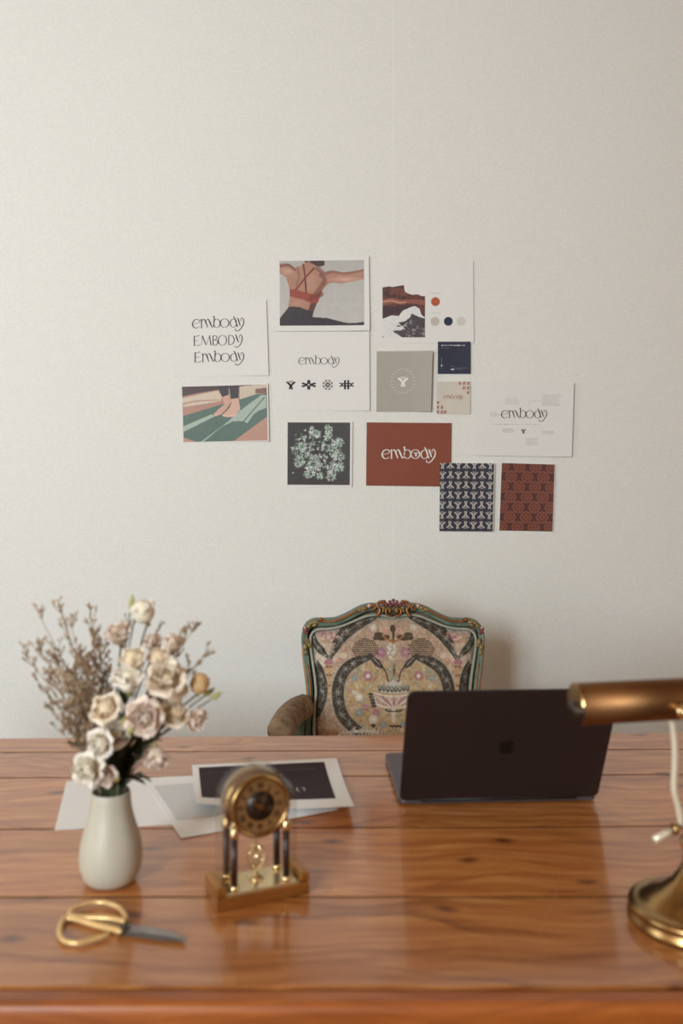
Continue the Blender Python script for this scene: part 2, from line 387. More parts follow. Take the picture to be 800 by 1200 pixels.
TREE = [([(-.95, .62), (-.5, .35), (-.05, -.2)], [.35, .5, .35]), ([(.95, .62), (.5, .35), (.05, -.2)], [.35, .5, .35]), ([(-.05, 0), (-.28, -1)], [.3, .4]), ([(.05, 0), (.28, -1)], [.3, .4]),
        ([(-.4, .95), (0, .55), (.4, .95)], [.16, .2, .16])]
STAR = [([(0, 1), (-.3, .3)], [.5, .2]), ([(0, 1), (.3, .3)], [.5, .2]), ([(0, -1), (-.3, -.3)], [.5, .2]), ([(0, -1), (.3, -.3)], [.5, .2]),
        ([(-1.5, .35), (-.45, .08)], [.4, .35]), ([(-1.5, -.35), (-.45, -.08)], [.4, .35]), ([(1.5, .35), (.45, .08)], [.4, .35]), ([(1.5, -.35), (.45, -.08)], [.4, .35]),
        ([(-.42, 0), (0, .42)], [.25, .25]), ([(0, .42), (.42, 0)], [.25, .25]), ([(.42, 0), (0, -.42)], [.25, .25]), ([(0, -.42), (-.42, 0)], [.25, .25])]
ROSE = [([(math.cos(a) * .15, math.sin(a) * .15), (math.cos(a) * .6, math.sin(a) * .6)], [.12, .34]) for a in [k * PI / 4 for k in range(8)]] + \
       [([(math.cos(a - .28) * .95, math.sin(a - .28) * .95), (math.cos(a) * .98, math.sin(a) * .98), (math.cos(a + .28) * .95, math.sin(a + .28) * .95)], [.2, .28, .2]) for a in [k * PI / 4 + PI / 8 for k in range(8)]]
GRID = [([(-.35, 1), (-.35, -1)], [.42, .42]), ([(.35, 1), (.35, -1)], [.42, .42]), ([(-1.5, .4), (-.9, 0), (-1.5, -.4)], [.3, .4, .3]), ([(1.5, .4), (.9, 0), (1.5, -.4)], [.3, .4, .3]),
        ([(-1, .25), (1, .25)], [.26, .26]), ([(-1, -.25), (1, -.25)], [.26, .26])]
def icon(G, cx, cy, r, flip=1): return [([(cx + a * r, cy - flip * b * r) for a, b in p], [w * r for w in ws]) for p, ws in G]

# ------------------------------------------------------------------ the cards on the wall
class Card:
    def __init__(s, name, label, cat, quad, mat, curl=0.006, off=0.0012, cl=0.0, cb=0.0, group='printed sheets pinned to the wall'):
        s.q = quad; s.curl, s.off, s.cl, s.cb = curl, off, cl, cb
        s.l = (quad[0][0] + quad[3][0]) / 2; s.r = (quad[1][0] + quad[2][0]) / 2; s.t = (quad[0][1] + quad[1][1]) / 2; s.b = (quad[2][1] + quad[3][1]) / 2
        c = Wp((s.l + s.r) / 2, (s.t + s.b) / 2, WY); s.c = c
        mb = MB(); nx, ny = 18, 10; vs = []
        for lay in (0.0004, 0.0):
            for j in range(ny + 1):
                for i in range(nx + 1):
                    x, y = s.bil(i / nx, j / ny); vs.append(s.P(x, y, lay))
        fs = []; st = (nx + 1) * (ny + 1); I = lambda a, i, j: a * st + j * (nx + 1) + i
        for j in range(ny):
            for i in range(nx):
                fs.append((I(0,i,j), I(0,i,j+1), I(0,i+1,j+1), I(0,i+1,j))); fs.append((I(1,i,j), I(1,i+1,j), I(1,i+1,j+1), I(1,i,j+1)))
        for i in range(nx):
            fs.append((I(0,i,0), I(0,i+1,0), I(1,i+1,0), I(1,i,0))); fs.append((I(0,i+1,ny), I(0,i,ny), I(1,i,ny), I(1,i+1,ny)))
        for j in range(ny):
            fs.append((I(0,0,j+1), I(0,0,j), I(1,0,j), I(1,0,j+1))); fs.append((I(0,nx,j), I(0,nx,j+1), I(1,nx,j+1), I(1,nx,j)))
        mb.add(vs, fs, False)
        s.o = mb.build(name, mat, None, loc=c); tag(s.o, label, cat, group)
    def bil(s, u, v):
        a, b, c, d = s.q
        return ((a[0]*(1-u)+b[0]*u)*(1-v)+(d[0]*(1-u)+c[0]*u)*v, (a[1]*(1-u)+b[1]*u)*(1-v)+(d[1]*(1-u)+c[1]*u)*v)
    def P(s, px, py, h):
        u = (px - s.l) / (s.r - s.l); v = (py - s.t) / (s.b - s.t)
        bend = .6 * s.curl * max(0, (u - .45) / .55) ** 2 + s.cl * max(0, (.45 - u) / .45) ** 2 + s.cb * max(0, (v - .5) / .5) ** 2
        w = Wp(px, py, WY)
        return Vector((w.x - s.c.x, -s.off - bend - h, w.z - s.c.z))
    def letters(s, strokes, mat, name='lettering', ws=1.0, h=0.0007):
        return ribbons(strokes, s.P, h, ws).build(name, mat, s.o)
    def photo(s, quad, cv, name='photo_print'):
        def P(u, v):
            a, b, c, d = quad
            return s.P((a[0]*(1-u)+b[0]*u)*(1-v)+(d[0]*(1-u)+c[0]*u)*v, (a[1]*(1-u)+b[1]*u)*(1-v)+(d[1]*(1-u)+c[1]*u)*v, 0.0006)
        return cv.mesh(name, P, m_photo, s.o)
    def rects(s, rs, mat, name, h=0.0007):
        if len(rs) > 12: name_kind = 'stuff'
        else: name_kind = None
        mb = MB()
        for x0, y0, x1, y1 in rs:
            if name_kind is None and mb.v: mb.build(name, mat, s.o); mb = MB()
            mb.add([s.P(x0, y0, h), s.P(x0, y1, h), s.P(x1, y1, h), s.P(x1, y0, h)], [(0, 1, 2, 3)])
        return mb.build(name, mat, s.o, kind=name_kind)
    def disc(s, cx, cy, r, mat, name='colour_dot'):
        vs = [s.P(cx + r * math.cos(a), cy - r * math.sin(a), .0007) for a in [2 * PI * k / 28 for k in range(28)]]
        return MB().add(vs, [tuple(range(28))]).build(name, mat, s.o)
def rq(x0, y0, x1, y1): return [(x0, y0), (x1, y0), (x1, y1), (x0, y1)]

# yoga photograph
cv = Canvas(50, 38, 706, 545, 190, 148, (186, 183, 178))
cv.a += ((cv.Y - 250) / 500 * 14)[..., None]
cv.poly([(50,65),(120,62),(165,90),(235,68),(250,45),(340,45),(345,92),(400,130),(450,118),(520,130),(600,128),(706,108),(706,188),(620,202),(540,218),(470,212),(430,215),(395,255),(360,300),(330,380),(310,440),(115,400),(130,300),(125,250),(100,165),(50,135)], (176, 128, 106))
cv.ell(110, 120, 70, 34, (206, 172, 152), .6, .8); cv.ell(560, 185, 170, 28, (214, 172, 152), .7, .8); cv.ell(290, 200, 60, 90, (196, 152, 130), .6, .9)
cv.stroke([(60,75),(120,70),(170,110)], [26, 16], (112, 68, 58), .7); cv.stroke([(350,100),(400,140),(460,125),(560,140),(700,118)], [40, 22, 14], (118, 70, 56), .55)
cv.stroke([(370,150),(400,190),(360,260),(330,300)], [30, 40], (112, 62, 48), .6); cv.stroke([(190,100),(200,160),(180,230)], [20, 14], (140, 92, 76), .6)
cv.poly([(385,262),(350,340),(310,445),(270,430),(300,340),(350,300)], (92, 52, 44)); cv.ell(190, 370, 60, 30, (190, 145, 124), .6, .8)
cv.poly([(128,258),(180,262),(250,285),(310,298),(360,300),(388,258),(345,368),(305,372),(230,340),(128,316)], (152, 62, 42))
cv.stroke([(300,330),(370,300)], 40, (112, 46, 34), .6)
cv.stroke([(235,66),(247,160),(256,288)], 13, (112, 42, 36)); cv.stroke([(318,95),(250,170),(174,264)], 13, (120, 46, 36))
cv.poly([(122,394),(200,398),(312,440),(305,478),(420,486),(560,524),(640,526),(706,518),(706,546),(50,546),(50,488)], (48, 38, 44))
cv.poly([(245,36),(398,36),(398,74),(372,84),(340,82),(300,58),(250,54)], (66, 42, 40)); cv.ell(275, 48, 14, 10, (160, 108, 90)); cv.noise(10, 2, 1); cv.noise(8, 9, 2)
c = Card('photo_sheet', 'photo print of a stretching back in rust sports top on white sheet', 'picture', [(321,302),(432,300.5),(433,388),(322,388.5)], m_paper, curl=.010, cb=.004)
c.photo([(327.5,306),(426.3,305.2),(426.6,381.6),(327.8,382)], cv)
# three-word lettering sheet
c = Card('lettering_sheet', 'white sheet with the word embody written in three styles', 'paper', [(201.5,354.5),(312,352),(315,440),(204,442.5)], m_paper, curl=.007)
c.letters(place_strokes(WORD, 225, 384.6, 61 / 460, -.02), m_ink, ws=1.15)
c.letters(place_strokes(g_caps(), 226, 405.2, 58 / 455, -.02), m_ink, ws=1.1)
c.letters(place_strokes(word_mixed(), 227, 424.6, 59 / 460, -.02), m_ink, ws=1.15)
# feet photograph
cv = Canvas(88, 76, 762, 522, 190, 124, (178, 132, 114))
cv.poly([(60,60),(780,50),(780,80),(560,90),(360,110),(200,132),(60,160)], (70, 40, 36))
cv.poly([(545,85),(780,72),(780,130),(545,190)], (205, 186, 166)); cv.poly([(670,110),(780,100),(780,150),(670,145)], (120, 84, 66))
cv.poly([(80,170),(370,115),(405,165),(390,200),(95,240)], (212, 192, 172)); cv.stroke([(95,215),(200,195),(380,190)], [16, 8], (178, 130, 110), .8)
cv.poly([(90,312),(400,225),(545,190),(680,150),(770,150),(770,335),(500,515),(470,530),(215,530),(90,485)], (80, 104, 92))
cv.poly([(90,395),(320,302),(338,322),(90,440)], (168, 182, 168))
cv.poly([(215,530),(420,385),(520,300),(600,240),(720,158),(755,162),(755,262),(690,285),(655,310),(600,382),(572,365),(530,362),(480,366),(400,402),(245,525)], (166, 180, 168))
cv.stroke([(572,365),(640,290),(740,180)], 10, (84, 108, 96), 1, False); cv.poly([(500,515),(755,335),(775,335),(775,540),(470,540)], (184, 138, 118)); cv.poly([(88,485),(215,530),(80,535)], (184, 138, 118))
cv.poly([(368,70),(456,70),(456,150),(405,168)], (40, 30, 36)); cv.poly([(460,70),(540,68),(536,182),(474,182)], (38, 28, 34))
cv.poly([(405,168),(455,150),(472,215),(440,262),(400,302),(345,322),(328,305),(380,258),(420,225)], (206, 160, 142)); cv.poly([(475,182),(535,180),(548,268),(500,325),(440,330),(400,318),(412,298),(465,245)], (212, 168, 150))
cv.stroke([(472,215),(455,255),(405,300)], 7, (96, 56, 48), .9)
for i in range(5): cv.ell(418 + i * 20, 318, 7, 7, (226, 188, 170)); cv.ell(338 + i * 13, 316 - i * 5, 5, 6, (216, 172, 156))
cv.noise(10, 2, 3)
c = Card('photo_sheet', 'photo print of bare feet standing on a green mat', 'picture', [(212,452),(314,449.3),(315.5,517.3),(213.5,519.3)], m_paper, curl=.010, off=.0012)
c.photo([(213.3,453.3),(312.6,450.7),(313.9,516.2),(215.1,518.1)], cv)
# logo with four emblems
c = Card('emblem_sheet', 'white sheet with small word embody above four dark emblems', 'paper', [(322,390),(432.5,389),(433,481.3),(322,482)], m_paper, curl=.009, off=.001)
c.letters(place_strokes(WORD, 349.5, 427, 48 / 460), m_ink, ws=1.1)
for g, x, nm in ((TREE, 340.7, 'tree_emblem'), (STAR, 361.7, 'star_emblem'), (ROSE, 383.9, 'rosette_emblem'), (GRID, 406, 'lattice_emblem')):
    c.letters(icon(g, x, 451, 5.4), m_ink, nm)
# ocean sheet with palette
cv = Canvas(83, 214, 403, 612, 130, 160, (232, 230, 227))
rock = [(83,235),(130,228),(160,232),(243,217),(250,272),(275,280),(300,290),(350,288),(375,300),(403,300),(403,480),(83,480)]
cv.poly(rock, (78, 46, 46)); v1 = cv.noise(None, 9, 5); v2 = cv.noise(None, 4, 6)
ink = cv.inpoly(rock)
cv.mix(((v1 + v2) > .08) * ink * 1.0, (118, 66, 54), .8)
cv.stroke([(83,350),(160,335),(230,345),(300,340),(403,352)], [46, 40, 30, 40], (154, 92, 72), .85); cv.stroke([(83,345),(150,335),(210,350),(260,345)], [10, 14, 8], (206, 158, 136), .8)
cv.stroke([(150,275),(200,250),(240,280)], [36, 40], (128, 72, 56), .7); cv.poly([(83,375),(240,380),(320,370),(330,400),(200,450),(83,470)], (66, 40, 44), .9)
cv.poly([(83,472),(150,445),(205,450),(235,410),(290,385),(325,375),(360,395),(375,440),(403,465),(403,612),(83,612)], (226, 226, 224))
cv.poly([(300,430),(350,455),(403,470),(403,612),(232,612),(165,570),(160,555),(215,560),(250,545),(200,500),(250,490),(290,460)], (70, 60, 66))
cv.mix(((cv.noise(None, 4, 8) + cv.noise(None, 14, 9)) > .34) * (cv.Y > 430), (206, 208, 208), .5)
cv.stroke([(160, 500), (230, 470), (300, 440)], [14, 3], (226, 228, 226)); cv.stroke([(150, 560), (220, 540), (270, 500)], [16, 3], (220, 222, 222), .9); cv.stroke([(260, 590), (320, 550), (400, 540)], [2, 5], (150, 140, 146), .7)
for i in range(9): cv.stroke([(180 + i * 22, 560 - i * 12), (230 + i * 20, 590 - i * 12), (290 + i * 14, 600 - i * 10)], [3, 1], (150, 150, 152), .5)
cv.ell(205, 525, 16, 5, (60, 52, 56)); cv.ell(85, 606, 6, 5, (60, 50, 54)); cv.noise(12, 2, 4)
c = Card('palette_sheet', 'white sheet with a coast photo and four colour dots', 'paper', [(441,307),(554,306.5),(554.8,402),(441,403)], m_paper, curl=.006, off=.0008)
c.photo(rq(448, 333.6, 498, 395.6), cv)
for (x, y, col) in ((510, 353.6, (184, 92, 58)), (509.4, 376.7, (196, 190, 178)), (525, 376.7, (40, 46, 74)), (540, 376.7, (212, 208, 200))): c.disc(x, y, 5.2, M_('dot_ink', col, .6, var=.02))
m_faint = M_('faint_grey_print', (196, 195, 194), .7, var=.02)
c.rects([(505, 343.4, 516, 344.1), (505, 366.8, 517, 367.5)], m_faint, 'caption')
# grey sheet with tree emblem
m_greyc = M_('warm_grey_card', (176, 169, 159), .7, var=.02); m_white_ink = M_('white_ink', (236, 232, 226), .6, var=.01)
c = Card('emblem_card', 'warm grey card with a small white tree emblem', 'card', [(441.2,411.7),(506,411.5),(504.2,482.3),(440.8,482.6)], m_greyc, curl=.022, off=.002)
c.letters(icon(TREE, 472, 447, 6.2), m_white_ink, 'tree_emblem')
c.letters([([(472 + math.cos(a) * 12.3, 446.5 + math.sin(a) * 13.4), (472 + math.cos(a) * 14.3, 446.5 + math.sin(a) * 15.4)], [.6, .6]) for a in [2 * PI * k / 22 for k in range(22)]], m_white_ink, 'sun_ring')
# navy square
m_navy = M_('navy_card', (44, 46, 68), .6, var=.04)
c = Card('navy_card', 'small navy blue square card with tiny white print', 'card', rq(512.7, 400.6, 550.7, 438.2), m_navy, curl=.004, off=.0035)
c.letters(sum([place_strokes([s_], 517 + i * 3.6, 405.8, .021) for i, s_ in enumerate([WORD[0], WORD[2], WORD[5], WORD[6], WORD[7], WORD[0], WORD[6]])], []), m_white_ink, ws=3)
m_dim = M_('dim_navy_print', (120, 122, 136), .6, var=.02)
c.rects([(517, 404.4, 542, 405.2)], M_('pale_navy_print', (170, 170, 178), .6), 'headline')
c.rects([(516.5, 408.0, 526, 408.4), (516.8, 419, 517.3, 433), (528, 429, 532, 429.4), (531, 431.2, 547, 431.6), (533, 433, 541, 433.4)], m_dim, 'caption')
c.rects([(528, 432.5, 531.5, 433.7), (516.3, 427.6, 518, 429.4)], m_white_ink, 'small_mark')
# beige small card
m_beige = M_('beige_card', (212, 204, 192), .7, var=.02); m_red_ink = M_('brick_red_ink', (160, 62, 52), .6, var=.03)
c = Card('corner_pattern_card', 'small beige card with red word embody and red corner motifs', 'card', rq(512, 447.3, 550.6, 485.2), m_beige, curl=.003, off=.0025)
c.letters(place_strokes(WORD, 519.4, 467.3, 22.3 / 460), m_red_ink, ws=1.3)
tr = []
for (x, y, f_) in ((538.5,449.3,1),(543.5,449.3,-1),(548.3,449.3,1),(543.2,454.8,-1),(548.2,454.8,1),(548,460.3,1),(512.8,472,1),(512.8,477.3,1),(517.5,477.3,-1),(512.8,482.8,1),(517.5,482.8,-1),(521.3,482.8,1)):
    tr += icon(TREE, x, y, 2.0, f_)
c.letters(tr, m_red_ink, 'corner_motif')['kind'] = 'stuff'
# annotated sheet
c = Card('annotated_sheet', 'white sheet with the word embody among faint grey notes', 'paper', [(557,447.5),(671.3,449),(668.7,535.5),(555,533.8)], m_paper, curl=.009, off=.0045)
c.letters(place_strokes(WORD, 586.6, 490, 53.4 / 460), m_ink, ws=1.15)
c.letters(icon(TREE, 612.7, 505.2, 2.8), m_ink, 'tree_emblem')
rs = []
def block(x0, y0, x1, y1, n):
    for i in range(n):
        y = y0 + (y1 - y0) * i / max(1, n - 1); x = x0 + random.uniform(0, 1)
        while x < x1 - random.uniform(0, 4):
            w = random.uniform(1.2, 3.6); rs.append((x, y, min(x + w, x1), y + .55)); x += w + .6
for bk in ((591, 467, 608, 473, 4), (634, 463, 656, 475, 8), (573, 483, 585, 488, 4), (588, 502, 603, 506, 4), (634, 505, 648, 508, 3), (615, 514, 630, 521, 5)): block(*bk)
rs += [(619.5, 470, 633, 470.3), (619.5, 470, 619.8, 479)]
c.rects(rs, M_('grey_notes_print', (182, 181, 184), .7), 'caption')
x = 575; rs2 = []
while x < 632: rs2.append((x, 497, x + random.uniform(.4, 1.6), 497.7)); x += random.uniform(1.4, 2.6)
c.rects(rs2, M_('grey_scale_print', (160, 158, 164), .7), 'small_print')
# lichen photograph
cv = Canvas(60, 45, 712, 697, 170, 170, (50, 39, 40)); cv.noise(14, 6, 11); rnd = random.Random(3)
lobes = [(240,230,110),(180,330,80),(230,420,90),(330,330,120),(330,500,90),(290,570,60),(400,450,80),(480,280,70),(480,180,40),(485,110,34),(560,320,90),(590,400,60),(600,250,40),(520,520,60),(520,610,50),(610,510,40),(400,600,28),(330,140,50),(370,170,36),(180,460,50)]
for i in range(900):
    lx, ly, lr = rnd.choice(lobes); a = rnd.uniform(0, 2*PI); r = lr * math.sqrt(rnd.random()); x, y = lx + r * math.cos(a), ly + r * math.sin(a)
    if abs(x - 410) < 16 and y < 240: continue
    g = rnd.random(); col = (176, 190, 178) if g < .45 else ((222, 224, 222) if g < .78 else (104, 140, 116))
    if x < 170 or x > 590: col = (110, 146, 122) if g < .5 else (190, 200, 190)
    b = rnd.uniform(0, 2*PI)
    for k in (-.7, .7): cv.stroke([(x, y), (x + 20*math.cos(b+k), y + 20*math.sin(b+k))], [9, 5], col, .95, False)
    if rnd.random() < .35: cv.ell(x + rnd.uniform(-20, 20), y + rnd.uniform(-20, 20), 6, 6, (44, 36, 34), .9)
cv.ell(118, 572, 8, 8, (200, 200, 190)); cv.noise(10, 2, 12)
c = Card('photo_sheet', 'square photo print of pale green lichen on dark ground', 'picture', [(335.6,493.6),(412.8,494),(412.2,570),(335,569.6)], m_paper, curl=.006)
c.photo([(337,495),(410.2,495.3),(409.7,568.4),(336.7,568)], cv)
# rust card
m_rust = M_('rust_card', (134, 66, 44), .55, var=.06, scale=12)
c = Card('rust_card', 'rust brown card with white word embody', 'card', [(429.5,495),(528.7,495.8),(528,570.3),(428.8,569)], m_rust, curl=.003, off=.0014)
c.letters(place_strokes(WORD, 447, 537.4, 63 / 460), m_white_ink, ws=1.35)
c.letters(icon(TREE, 487.2, 532.2, 2.6), m_white_ink, 'tree_emblem')
# navy pattern card
cv = Canvas(515, 542.7, 578.5, 622.5, 190, 238, (38, 40, 58)); 
for r in range(9):
    for k in range(8):
        x = 518.2 + (k) * 9.5; y = 540.9 + r * 11.6
        for (dx, f_) in ((0, -1), (9.5 / 1, 1)):
            pass
for r in range(-1, 9):
    for k in range(0, 8):
        x = 518.0 + k * 9.35; y = 541.9 + r * 11.7 + (0 if k % 2 == 0 else 0.6); f_ = 1 if k % 2 == 0 else -1
        if abs(x - 547) > 40: continue
        for p, ws in TREE: cv.stroke([(x + a * 4.0, y + 2.8 - f_ * b * 4.3) for a, b in p], [w * 3.9 for w in ws], (188, 180, 170), 1, False)
cv.noise(8, 2, 21)
c = Card('navy_pattern_card', 'navy blue card patterned with rows of small pale trees', 'card', [(515.2,542.6),(579,543),(577,622.6),(514.4,622.2)], m_paper, curl=.005, off=.0065)
c.photo([(515.2,542.6),(578.2,543),(576.3,622.5),(514.4,622.2)], cv, 'pattern_print')
# rust pattern card
cv = Canvas(428, 15, 772, 455, 180, 228, (84, 42, 38))
for r in range(-1, 9):
    for k in range(-1, 6):
        x = 440 + k * 105 + (0 if r % 2 == 0 else 52); y = 35 + r * 66
        cv.poly([(x - 42, y), (x - 26, y - 34), (x, y - 42), (x + 26, y - 34), (x + 42, y), (x + 26, y + 34), (x, y + 42), (x - 26, y + 34)], (142, 80, 60), .8)
        for q in range(8):
            a = q * PI / 4; cv.ell(x + 23 * math.cos(a), y + 23 * math.sin(a), 5.5, 5.5, (84, 42, 38))
        cv.ell(x, y, 5, 5, (84, 42, 38))
cv.noise(12, 2, 22)
c = Card('rust_pattern_card', 'dark rust card patterned with diagonal diamond rosettes', 'card', [(587.6,542.6),(650,544.4),(647.4,622.8),(584.7,621.6)], m_paper, curl=.006, off=.0015)
c.photo([(587.6,542.6),(649.2,544.4),(646.7,622.7),(584.7,621.6)], cv, 'pattern_print')

# ------------------------------------------------------------------ desk
m_joint = M_('dark_joint', (40, 24, 16), .9, var=.2, spec=.1)
desk = thing('desk', 'wide old pine desk with varnished boards across the room', 'desk', (0, 1.3, 0))
XD = 1.05; TH = 0.032
rows = [(865, 858), (881.5, 878), (911.5, 907.5), (971.8, 968), (1051.2, 1050.6), (1157, 1157)]
def rowY(r, X):  # depth of a seam at world X: straight line through its two ends
    a = Dp(0, r[0]); b = Dp(800, r[1]); return a.y + (b.y - a.y) * (X - a.x) / (b.x - a.x)
for i in range(5):
    mb = MB(); g = .0026
    yb0, yb1 = rowY(rows[i], -XD) - g, rowY(rows[i], XD) - g; yf0, yf1 = rowY(rows[i+1], -XD) + g, rowY(rows[i+1], XD) + g
    cy = (yb0 + yf0) / 2; dz = [0, .0006, -.0002, .0005, 0][i]
    nx = 1
    mb.add([(-XD, yf0-cy, -TH), (XD, yf1-cy, -TH), (XD, yb1-cy, -TH), (-XD, yb0-cy, -TH), (-XD, yf0-cy, dz*0), (XD, yf1-cy, 0), (XD, yb1-cy, 0), (-XD, yb0-cy, 0)],
           [(0,3,2,1),(4,5,6,7),(0,1,5,4),(1,2,6,5),(2,3,7,6),(3,0,4,7)])
    o = mb.build('plank', m_desk, desk, loc=(0, cy - 1.3, DT))
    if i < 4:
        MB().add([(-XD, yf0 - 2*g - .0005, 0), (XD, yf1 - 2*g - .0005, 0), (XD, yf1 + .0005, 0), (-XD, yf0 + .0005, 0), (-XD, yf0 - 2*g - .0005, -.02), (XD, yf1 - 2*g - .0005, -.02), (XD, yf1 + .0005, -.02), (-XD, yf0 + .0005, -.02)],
                 [(0,1,2,3),(4,7,6,5),(0,4,5,1),(2,6,7,3)]).build('joint_strip', m_joint, desk, loc=(0, -1.3, DT - .0007))  # dark strip added in each gap so the seams read dark
yf = Dp(400, 1157).y
mb = MB().box((-XD, -.03, -.062), (XD, 0, 0.0))
mb.build('front_edge', m_apron, desk, loc=(0, yf - 1.3 + .0, DT), bevel=.009, seg=4)
MB().box((-XD + .06, 0, -.13), (XD - .06, .02, 0)).build('apron', m_apron, desk, loc=(0, yf - 1.3 + .03, DT - TH - .001))
MB().box((-XD + .06, 0, -.13), (XD - .06, .02, 0)).build('apron', m_apron, desk, loc=(0, rowY(rows[0], 0) - 1.3 - .06, DT - TH - .001))
for sx in (-1, 1):
    MB().box((-.01, yf + .055, -.13), (.01, rowY(rows[0], 0) - .065, 0)).build('side_rail', m_apron, desk, loc=(sx * (XD - .07), -1.3, DT - TH - .001))
    for yy in (yf + .09, rowY(rows[0], 0) - .12):
        MB().lathe([(0, 0), (.018, 0), (.022, .03), (.018, .06), (.028, .3), (.034, .5), (.028, .53), (.036, .55), (.036, .58)], 20).box((-.036, -.036, .58), (.036, .036, DT - TH - .002)).build('leg', m_apron, desk, loc=(sx * (XD - .09), yy - 1.3, 0))
sc_pts = [Dp(*p) for p in ((656, 1012), (655, 1032), (650, 1052), (640, 1072), (632, 1094))]
MB().add([p - Vector((.0007, 1.3, -.0004)) for p in sc_pts] + [p - Vector((-.0005, 1.3, -.0004)) for p in sc_pts], [(i, i + 5, i + 6, i + 1) for i in range(4)]).build('scratch', M_('scratch_pale', (190, 130, 84), .5), desk)

# ------------------------------------------------------------------ papers on the desk
def sheet(name, label, corners, mat, th=.0004, base=.0004, lift=None, cat='paper', parent=None, group=None, inset=None, nx=16, ny=12):
    """corners: world points TL TR BR BL; lift(u,v) extra height"""
    c = sum(corners, Vector()) / 4; c.z = DT
    a, b, d, e = corners[0], corners[1], corners[2], corners[3]
    def P(u, v, h=0):
        p = (a*(1-u)+b*u)*(1-v) + (e*(1-u)+d*u)*v
        return Vector((p.x - c.x, p.y - c.y, base + h + (lift(u, v) if lift else 0)))
    vs = []; fs = []; st = (nx+1)*(ny+1); I = lambda l, i, j: l*st + j*(nx+1) + i
    for l in (th, 0):
        for j in range(ny+1):
            for i in range(nx+1): vs.append(P(i/nx, j/ny, l))
    for j in range(ny):
        for i in range(nx): fs += [(I(0,i,j), I(0,i,j+1), I(0,i+1,j+1), I(0,i+1,j)), (I(1,i,j), I(1,i+1,j), I(1,i+1,j+1), I(1,i,j+1))]
    for i in range(nx): fs += [(I(0,i,0), I(0,i+1,0), I(1,i+1,0), I(1,i,0)), (I(0,i+1,ny), I(0,i,ny), I(1,i,ny), I(1,i+1,ny))]
    for j in range(ny): fs += [(I(0,0,j+1), I(0,0,j), I(1,0,j), I(1,0,j+1)), (I(0,nx,j), I(0,nx,j+1), I(1,nx,j+1), I(1,nx,j))]
    o = MB().add(vs, fs, False).build(name, mat, None, loc=c); tag(o, label, cat, group); return o, P
g_ = 'loose sheets lying on the desk'
m_paper2 = M_('desk_paper', (244, 244, 245), .6, var=.01)
TL = Dp(78, 916); BL = Dp(64, 973)
sheet('paper_sheet', 'white sheet lying behind the vase, leftmost on the desk', [TL, TL + Vector((.277, .035, 0)), BL + Vector((.277, .03, 0)), BL], m_paper2, base=.0004, group=g_)
sheet('paper_sheet', 'white sheet under the grey sheet, its corner nearest the clock base', [Dp(174, 925), Vector((-.075, 1.53, DT)), Dp(396, 951), Dp(212, 983.5)], m_paper2, base=.0012,
      lift=lambda u, v: .004 * max(0, u - .6) * v, group=g_)
sheet('grey_paper_sheet', 'pale grey translucent sheet between the white sheets and dark print', [Dp(180, 923), Vector((-.06, 1.50, DT)), Dp(345, 948), Dp(207, 963)], M_('grey_vellum', (212, 213, 215), .5, var=.01), base=.0022, group=g_)
lf = lambda u, v: .017 * max(0, v - .25) ** 1.6 / .63 * (1 - .35 * math.sin(PI * u)) * (1 + .0 * u)
o, P = sheet('dark_print_sheet', 'white-bordered dark print lying on top of the papers behind the clock', [Dp(224.7, 899), Dp(394.4, 890.6), Dp(415, 946.5, .018), Dp(229, 942.7, .018)], m_paper2, base=.0032, lift=lf, group=g_)
m_dark = M_('dark_plum_print', (60, 46, 52), .7, var=.03, spec=.15)
vs = []; fs = []; n = 14
for j in range(n+1):
    for i in range(n+1): vs.append(P(.045 + i/n*.86, .07 + j/n*.75, .0008))
for j in range(n):
    for i in range(n): k = j*(n+1)+i; fs.append((k, k+n+1, k+n+2, k+1))
MB().add(vs, fs).build('dark_panel', m_dark, o)
st = [([(x, y) for x, y in p], w) for p, w in icon([([(-1, 1), (-1.2, -.2), (-.6, -.9)], [.2, .3, .2]), ([(-.2, .6), (.8, .9), (1, .3), (.9, -.6)], [.2, .25, .3, .2])], 0, 0, 1)]
ribbons([([(.70 + a*.022, .62 + b*.05) for a, b in p], [x*.02 for x in w]) for p, w in st], lambda a, b, h: P(a, b, h), .0014).build('small_mark', m_white_ink, o)
ribbons([([(.1, .2), (.83, .2)], [.004, .004])], lambda a, b, h: P(a, b, h), .0012).build('hairline', M_('grey_hairline', (110, 100, 104), .5), o)

# ------------------------------------------------------------------ chair
ch = thing('armchair', 'carved green and gilt armchair with floral tapestry back behind the desk', 'chair', (.125, 2.05, 0))
CO = Vector((.125, 2.05, 0))
def CP(x, y, b=0.0):
    """chair art coords (800x609 crop) -> local point on the back; b = forward offset"""
    Y = 2.27 - .07 * (y / 609.0)
    p = Wp(345 + x / 3.478, 690 + y / 3.478, Y - 0); p.y -= b
    return p - CO
def sweep(path, prof, closed_prof=True):
    """path: list of (x,y) art coords; prof list of (a,b): a in-plane outward offset (art px), b forward (m)"""
    vs = []; n = len(path); m = len(prof)
    for i in range(n):
        a = path[max(i-1, 0)]; b = path[min(i+1, n-1)]; dx, dy = b[0]-a[0], b[1]-a[1]; l = math.hypot(dx, dy) or 1
        nx, ny = dy / l, -dx / l
        for (pa, pb) in prof: vs.append(CP(path[i][0] + nx * pa, path[i][1] + ny * pa, pb))
    fs = [(i*m+k, i*m+(k+1) % m, (i+1)*m+(k+1) % m, (i+1)*m+k) for i in range(n-1) for k in range(m)]
    fs += [tuple(range(m))[::-1], tuple((n-1)*m+k for k in range(m))]
    return MB().add(vs, fs, True)
